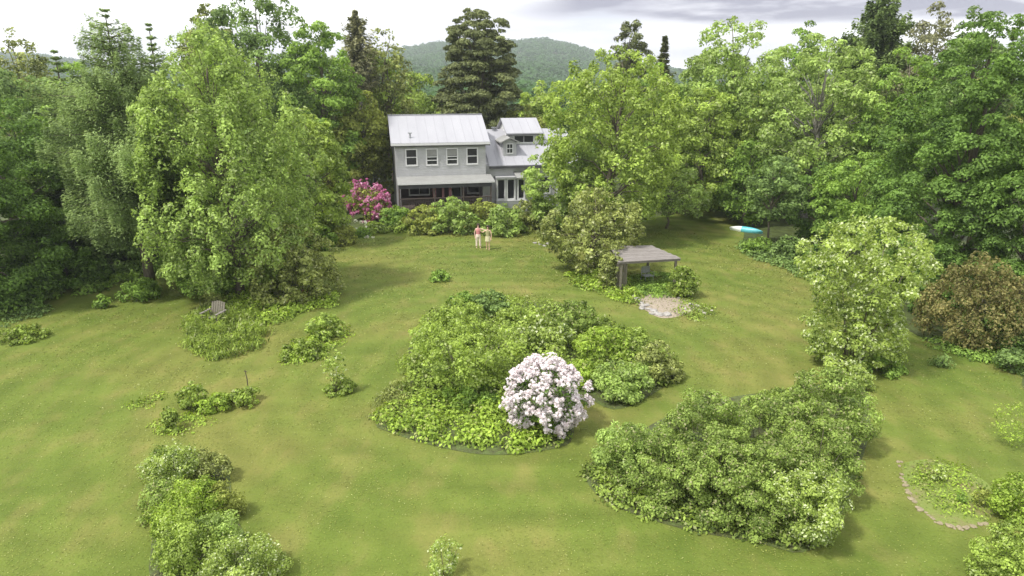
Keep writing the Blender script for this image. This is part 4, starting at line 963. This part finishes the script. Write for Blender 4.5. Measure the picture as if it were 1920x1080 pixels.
def person(label, loc, rz, H, armL, armR, legs, top, bottom, skinm, hairlen, skirt=False):
    root = thing('person', label, 'person', loc, rz); k_ = H / 1.7
    v = lambda x, y, z: Vector((x, y, z)) * k_
    (hl_, kl, al), (hr_, kr, ar) = legs
    V = [v(0, 0, .93), v(0, .0, 1.06), v(0, .01, 1.22), v(0, .01, 1.36), v(0, 0, 1.46), v(0, -.012, 1.53), v(0, -.015, 1.60), v(0, -.01, 1.665)]
    rad = [(.145, .105), (.120, .090), (.140, .098), (.135, .085), (.050, .050), (.062, .070), (.078, .094), (.052, .064)]
    E = [(i, i + 1) for i in range(7)]
    rad = [tuple(a * k_ for a in q) for q in rad]
    V.append(v(0, -.105, 1.575)); rad.append(.014); E.append((6, 8))          # nose
    for sgn, (hp, kn, an) in ((-1, legs[0]), (1, legs[1])):
        n_ = len(V); V += [v(*hp), v(*kn), v(*an), v(an[0], an[1] - .02, .03), v(an[0] + sgn * .015, an[1] - .15, .022)]
        rad += [(.082 * k_, .085 * k_), .052 * k_, .036 * k_, (.036, .03), (.036, .02)]; E += [(0, n_), (n_, n_ + 1), (n_ + 1, n_ + 2), (n_ + 2, n_ + 3), (n_ + 3, n_ + 4)]
    for sgn, arm in ((-1, armL), (1, armR)):
        n_ = len(V); sh, el_, wr = [v(*q) for q in arm]
        V += [sh, el_, wr]; rad += [.050 * k_, .037 * k_, .026 * k_]; E += [(3, n_), (n_, n_ + 1), (n_ + 1, n_ + 2)]
        hand(V, E, rad, n_ + 2, wr, wr - el_, -sgn)
    body = skinned('body', V, E, rad, skinm, root)
    for sgn in (-1, 1):
        q = MB(); q.tube([v(sgn * .033, -.098, 1.60), v(sgn * .033, -.108, 1.60)], .011, 6); q.build('eye', 'hair_dark', root)
        q = MB(); q.tube([v(sgn * .082, -.005, 1.565), v(sgn * .090, .0, 1.585), v(sgn * .086, .01, 1.61)], .013, 6); q.build('ear', skinm, root)
    q = MB(); q.tube([v(-.026, -.100, 1.540), v(0, -.106, 1.536), v(.026, -.100, 1.540)], .006, 5); q.build('mouth', 'cloth_pink', root)
    ring_mesh('hair', [(0, .055 * k_, (1.60 - hairlen) * k_, .07, .025), (0, .055 * k_, (1.63 - hairlen * .55) * k_, .105, .05), (0, .040 * k_, 1.58 * k_, .118, .090), (0, .022 * k_, 1.64 * k_, .118, .115), (0, -.002, 1.69 * k_, .108, .118), (0, .0, 1.735 * k_, .075, .085), (0, .005, 1.757 * k_, .03, .035)], 'hair_dark', root)
    ring_mesh('top', [(0, 0, .94 * k_, .165, .125), (0, 0, 1.06 * k_, .142, .112), (0, .005, 1.22 * k_, .166, .128), (0, .01, 1.34 * k_, .172, .112), (0, .005, 1.43 * k_, .10, .075)], top, root, close=(False, False))
    if skirt:
        ring_mesh('skirt', [(0, 0, .62 * k_, .21, .17), (0, 0, .80 * k_, .19, .15), (0, 0, .98 * k_, .168, .13)], bottom, root, close=(False, False))
    else:
        q = MB()
        for hp, kn, an in legs:
            hp, kn, an = v(*hp), v(*kn), v(*an); lo_ = kn.lerp(an, .82)
            q.tube([hp + Vector((0, 0, .05)), hp.lerp(kn, .5), kn, lo_], [.108 * k_, .092 * k_, .078 * k_, .075 * k_], 12, cap=False)
        ring_mesh('waistband', [(0, 0, .80 * k_, .175, .13), (0, 0, .92 * k_, .178, .135), (0, 0, 1.0 * k_, .155, .122)], bottom, root, close=(False, False))
        q.build('trousers', bottom, root, smooth=True)
    return root
pl_ = G(897, 465); pr2 = G(915, 468)
person('woman in a pink top and long cream trousers reaching out one arm', pl_, R(8), 1.72,
       ((-.17, 0, 1.37), (-.25, .03, 1.10), (-.22, -.06, .86)), ((.17, 0, 1.37), (.42, -.03, 1.30), (.66, -.06, 1.24)),
       (((-.09, 0, .86), (-.11, -.01, .48), (-.12, .02, .09)), ((.09, 0, .86), (.11, -.03, .48), (.13, -.02, .09))), 'cloth_pink', 'cloth_cream', 'skin_pale', .42)
person('person in khaki shirt and sand coloured skirt with bare legs', pr2, R(-10), 1.70,
       ((-.17, 0, 1.37), (-.36, -.02, 1.22), (-.50, -.10, 1.34)), ((.17, 0, 1.37), (.26, .0, 1.10), (.24, -.05, .86)),
       (((-.09, 0, .86), (-.10, .03, .48), (-.11, .08, .09)), ((.09, 0, .86), (.10, -.05, .48), (.10, -.06, .09))), 'cloth_khaki', 'cloth_sand', 'skin', .18, skirt=True)

# ------------------------------------------------------------------ rough blades and clover in the mown lawn
rng = rngn(); A = np.array([(q.x, q.y) for q in (G(-300, 1120), G(-300, 650), G(0, 600), G(200, 560), G(640, 450), G(1250, 420), G(1400, 470), G(1740, 650), G(2300, 760), G(2300, 1120))])
lo, hi = A.min(0), A.max(0); n = 95000
u = rng.random((n * 3, 2)); Pc = u * (hi - lo) + lo
yy = lo[1] + (hi[1] - lo[1]) * u[:, 1] ** 1.7; Pc[:, 1] = yy
Pc = Pc[inpoly(Pc, A)]
den = np.sin(Pc[:, 0] * .9 + 1.3 * np.sin(Pc[:, 1] * .6)) + np.sin(Pc[:, 1] * 1.3 + 2 * np.sin(Pc[:, 0] * .4)) + rng.normal(0, 2.2, len(Pc))
Pc = Pc[den > .5][:n]; n = len(Pc)
P3 = np.concatenate([Pc, np.full((n, 1), .02)], 1); ls = .0024 * np.hypot(Pc[:, 1], CH) * rng.uniform(.5, 1.2, n)
o = leafmesh('lawn_grass', P3, rng.normal(0, .28, (n, 3)) + [0, 0, 1], rng.normal(0, 1, (n, 3)), ls, ls * .5, rng.random(n), rng.random(n), 'lf_grass')
tag(o, 'short rough grass blades and clover scattered over the mown lawn', 'grass', kind='stuff')
# thin air: one closed box of even, very pale haze
hz = MB(); hz.box((-2450, -60, -1), (2450, 2700, 125)); hzo = hz.build('haze', []); hzo['kind'] = 'stuff'; hzo['label'] = 'thin pale summer haze over the valley and mountain'; hzo['category'] = 'haze'
m, t, o = newmat('haze')
pv = nn(t, 'ShaderNodeVolumePrincipled'); pv.inputs['Color'].default_value = (.88, .93, 1, 1); pv.inputs['Density'].default_value = .00036; pv.inputs['Anisotropy'].default_value = .2
t.links.new(pv.outputs[0], o.inputs['Volume']); hzo.data.materials.append(m)
print('LEAVES', NL)
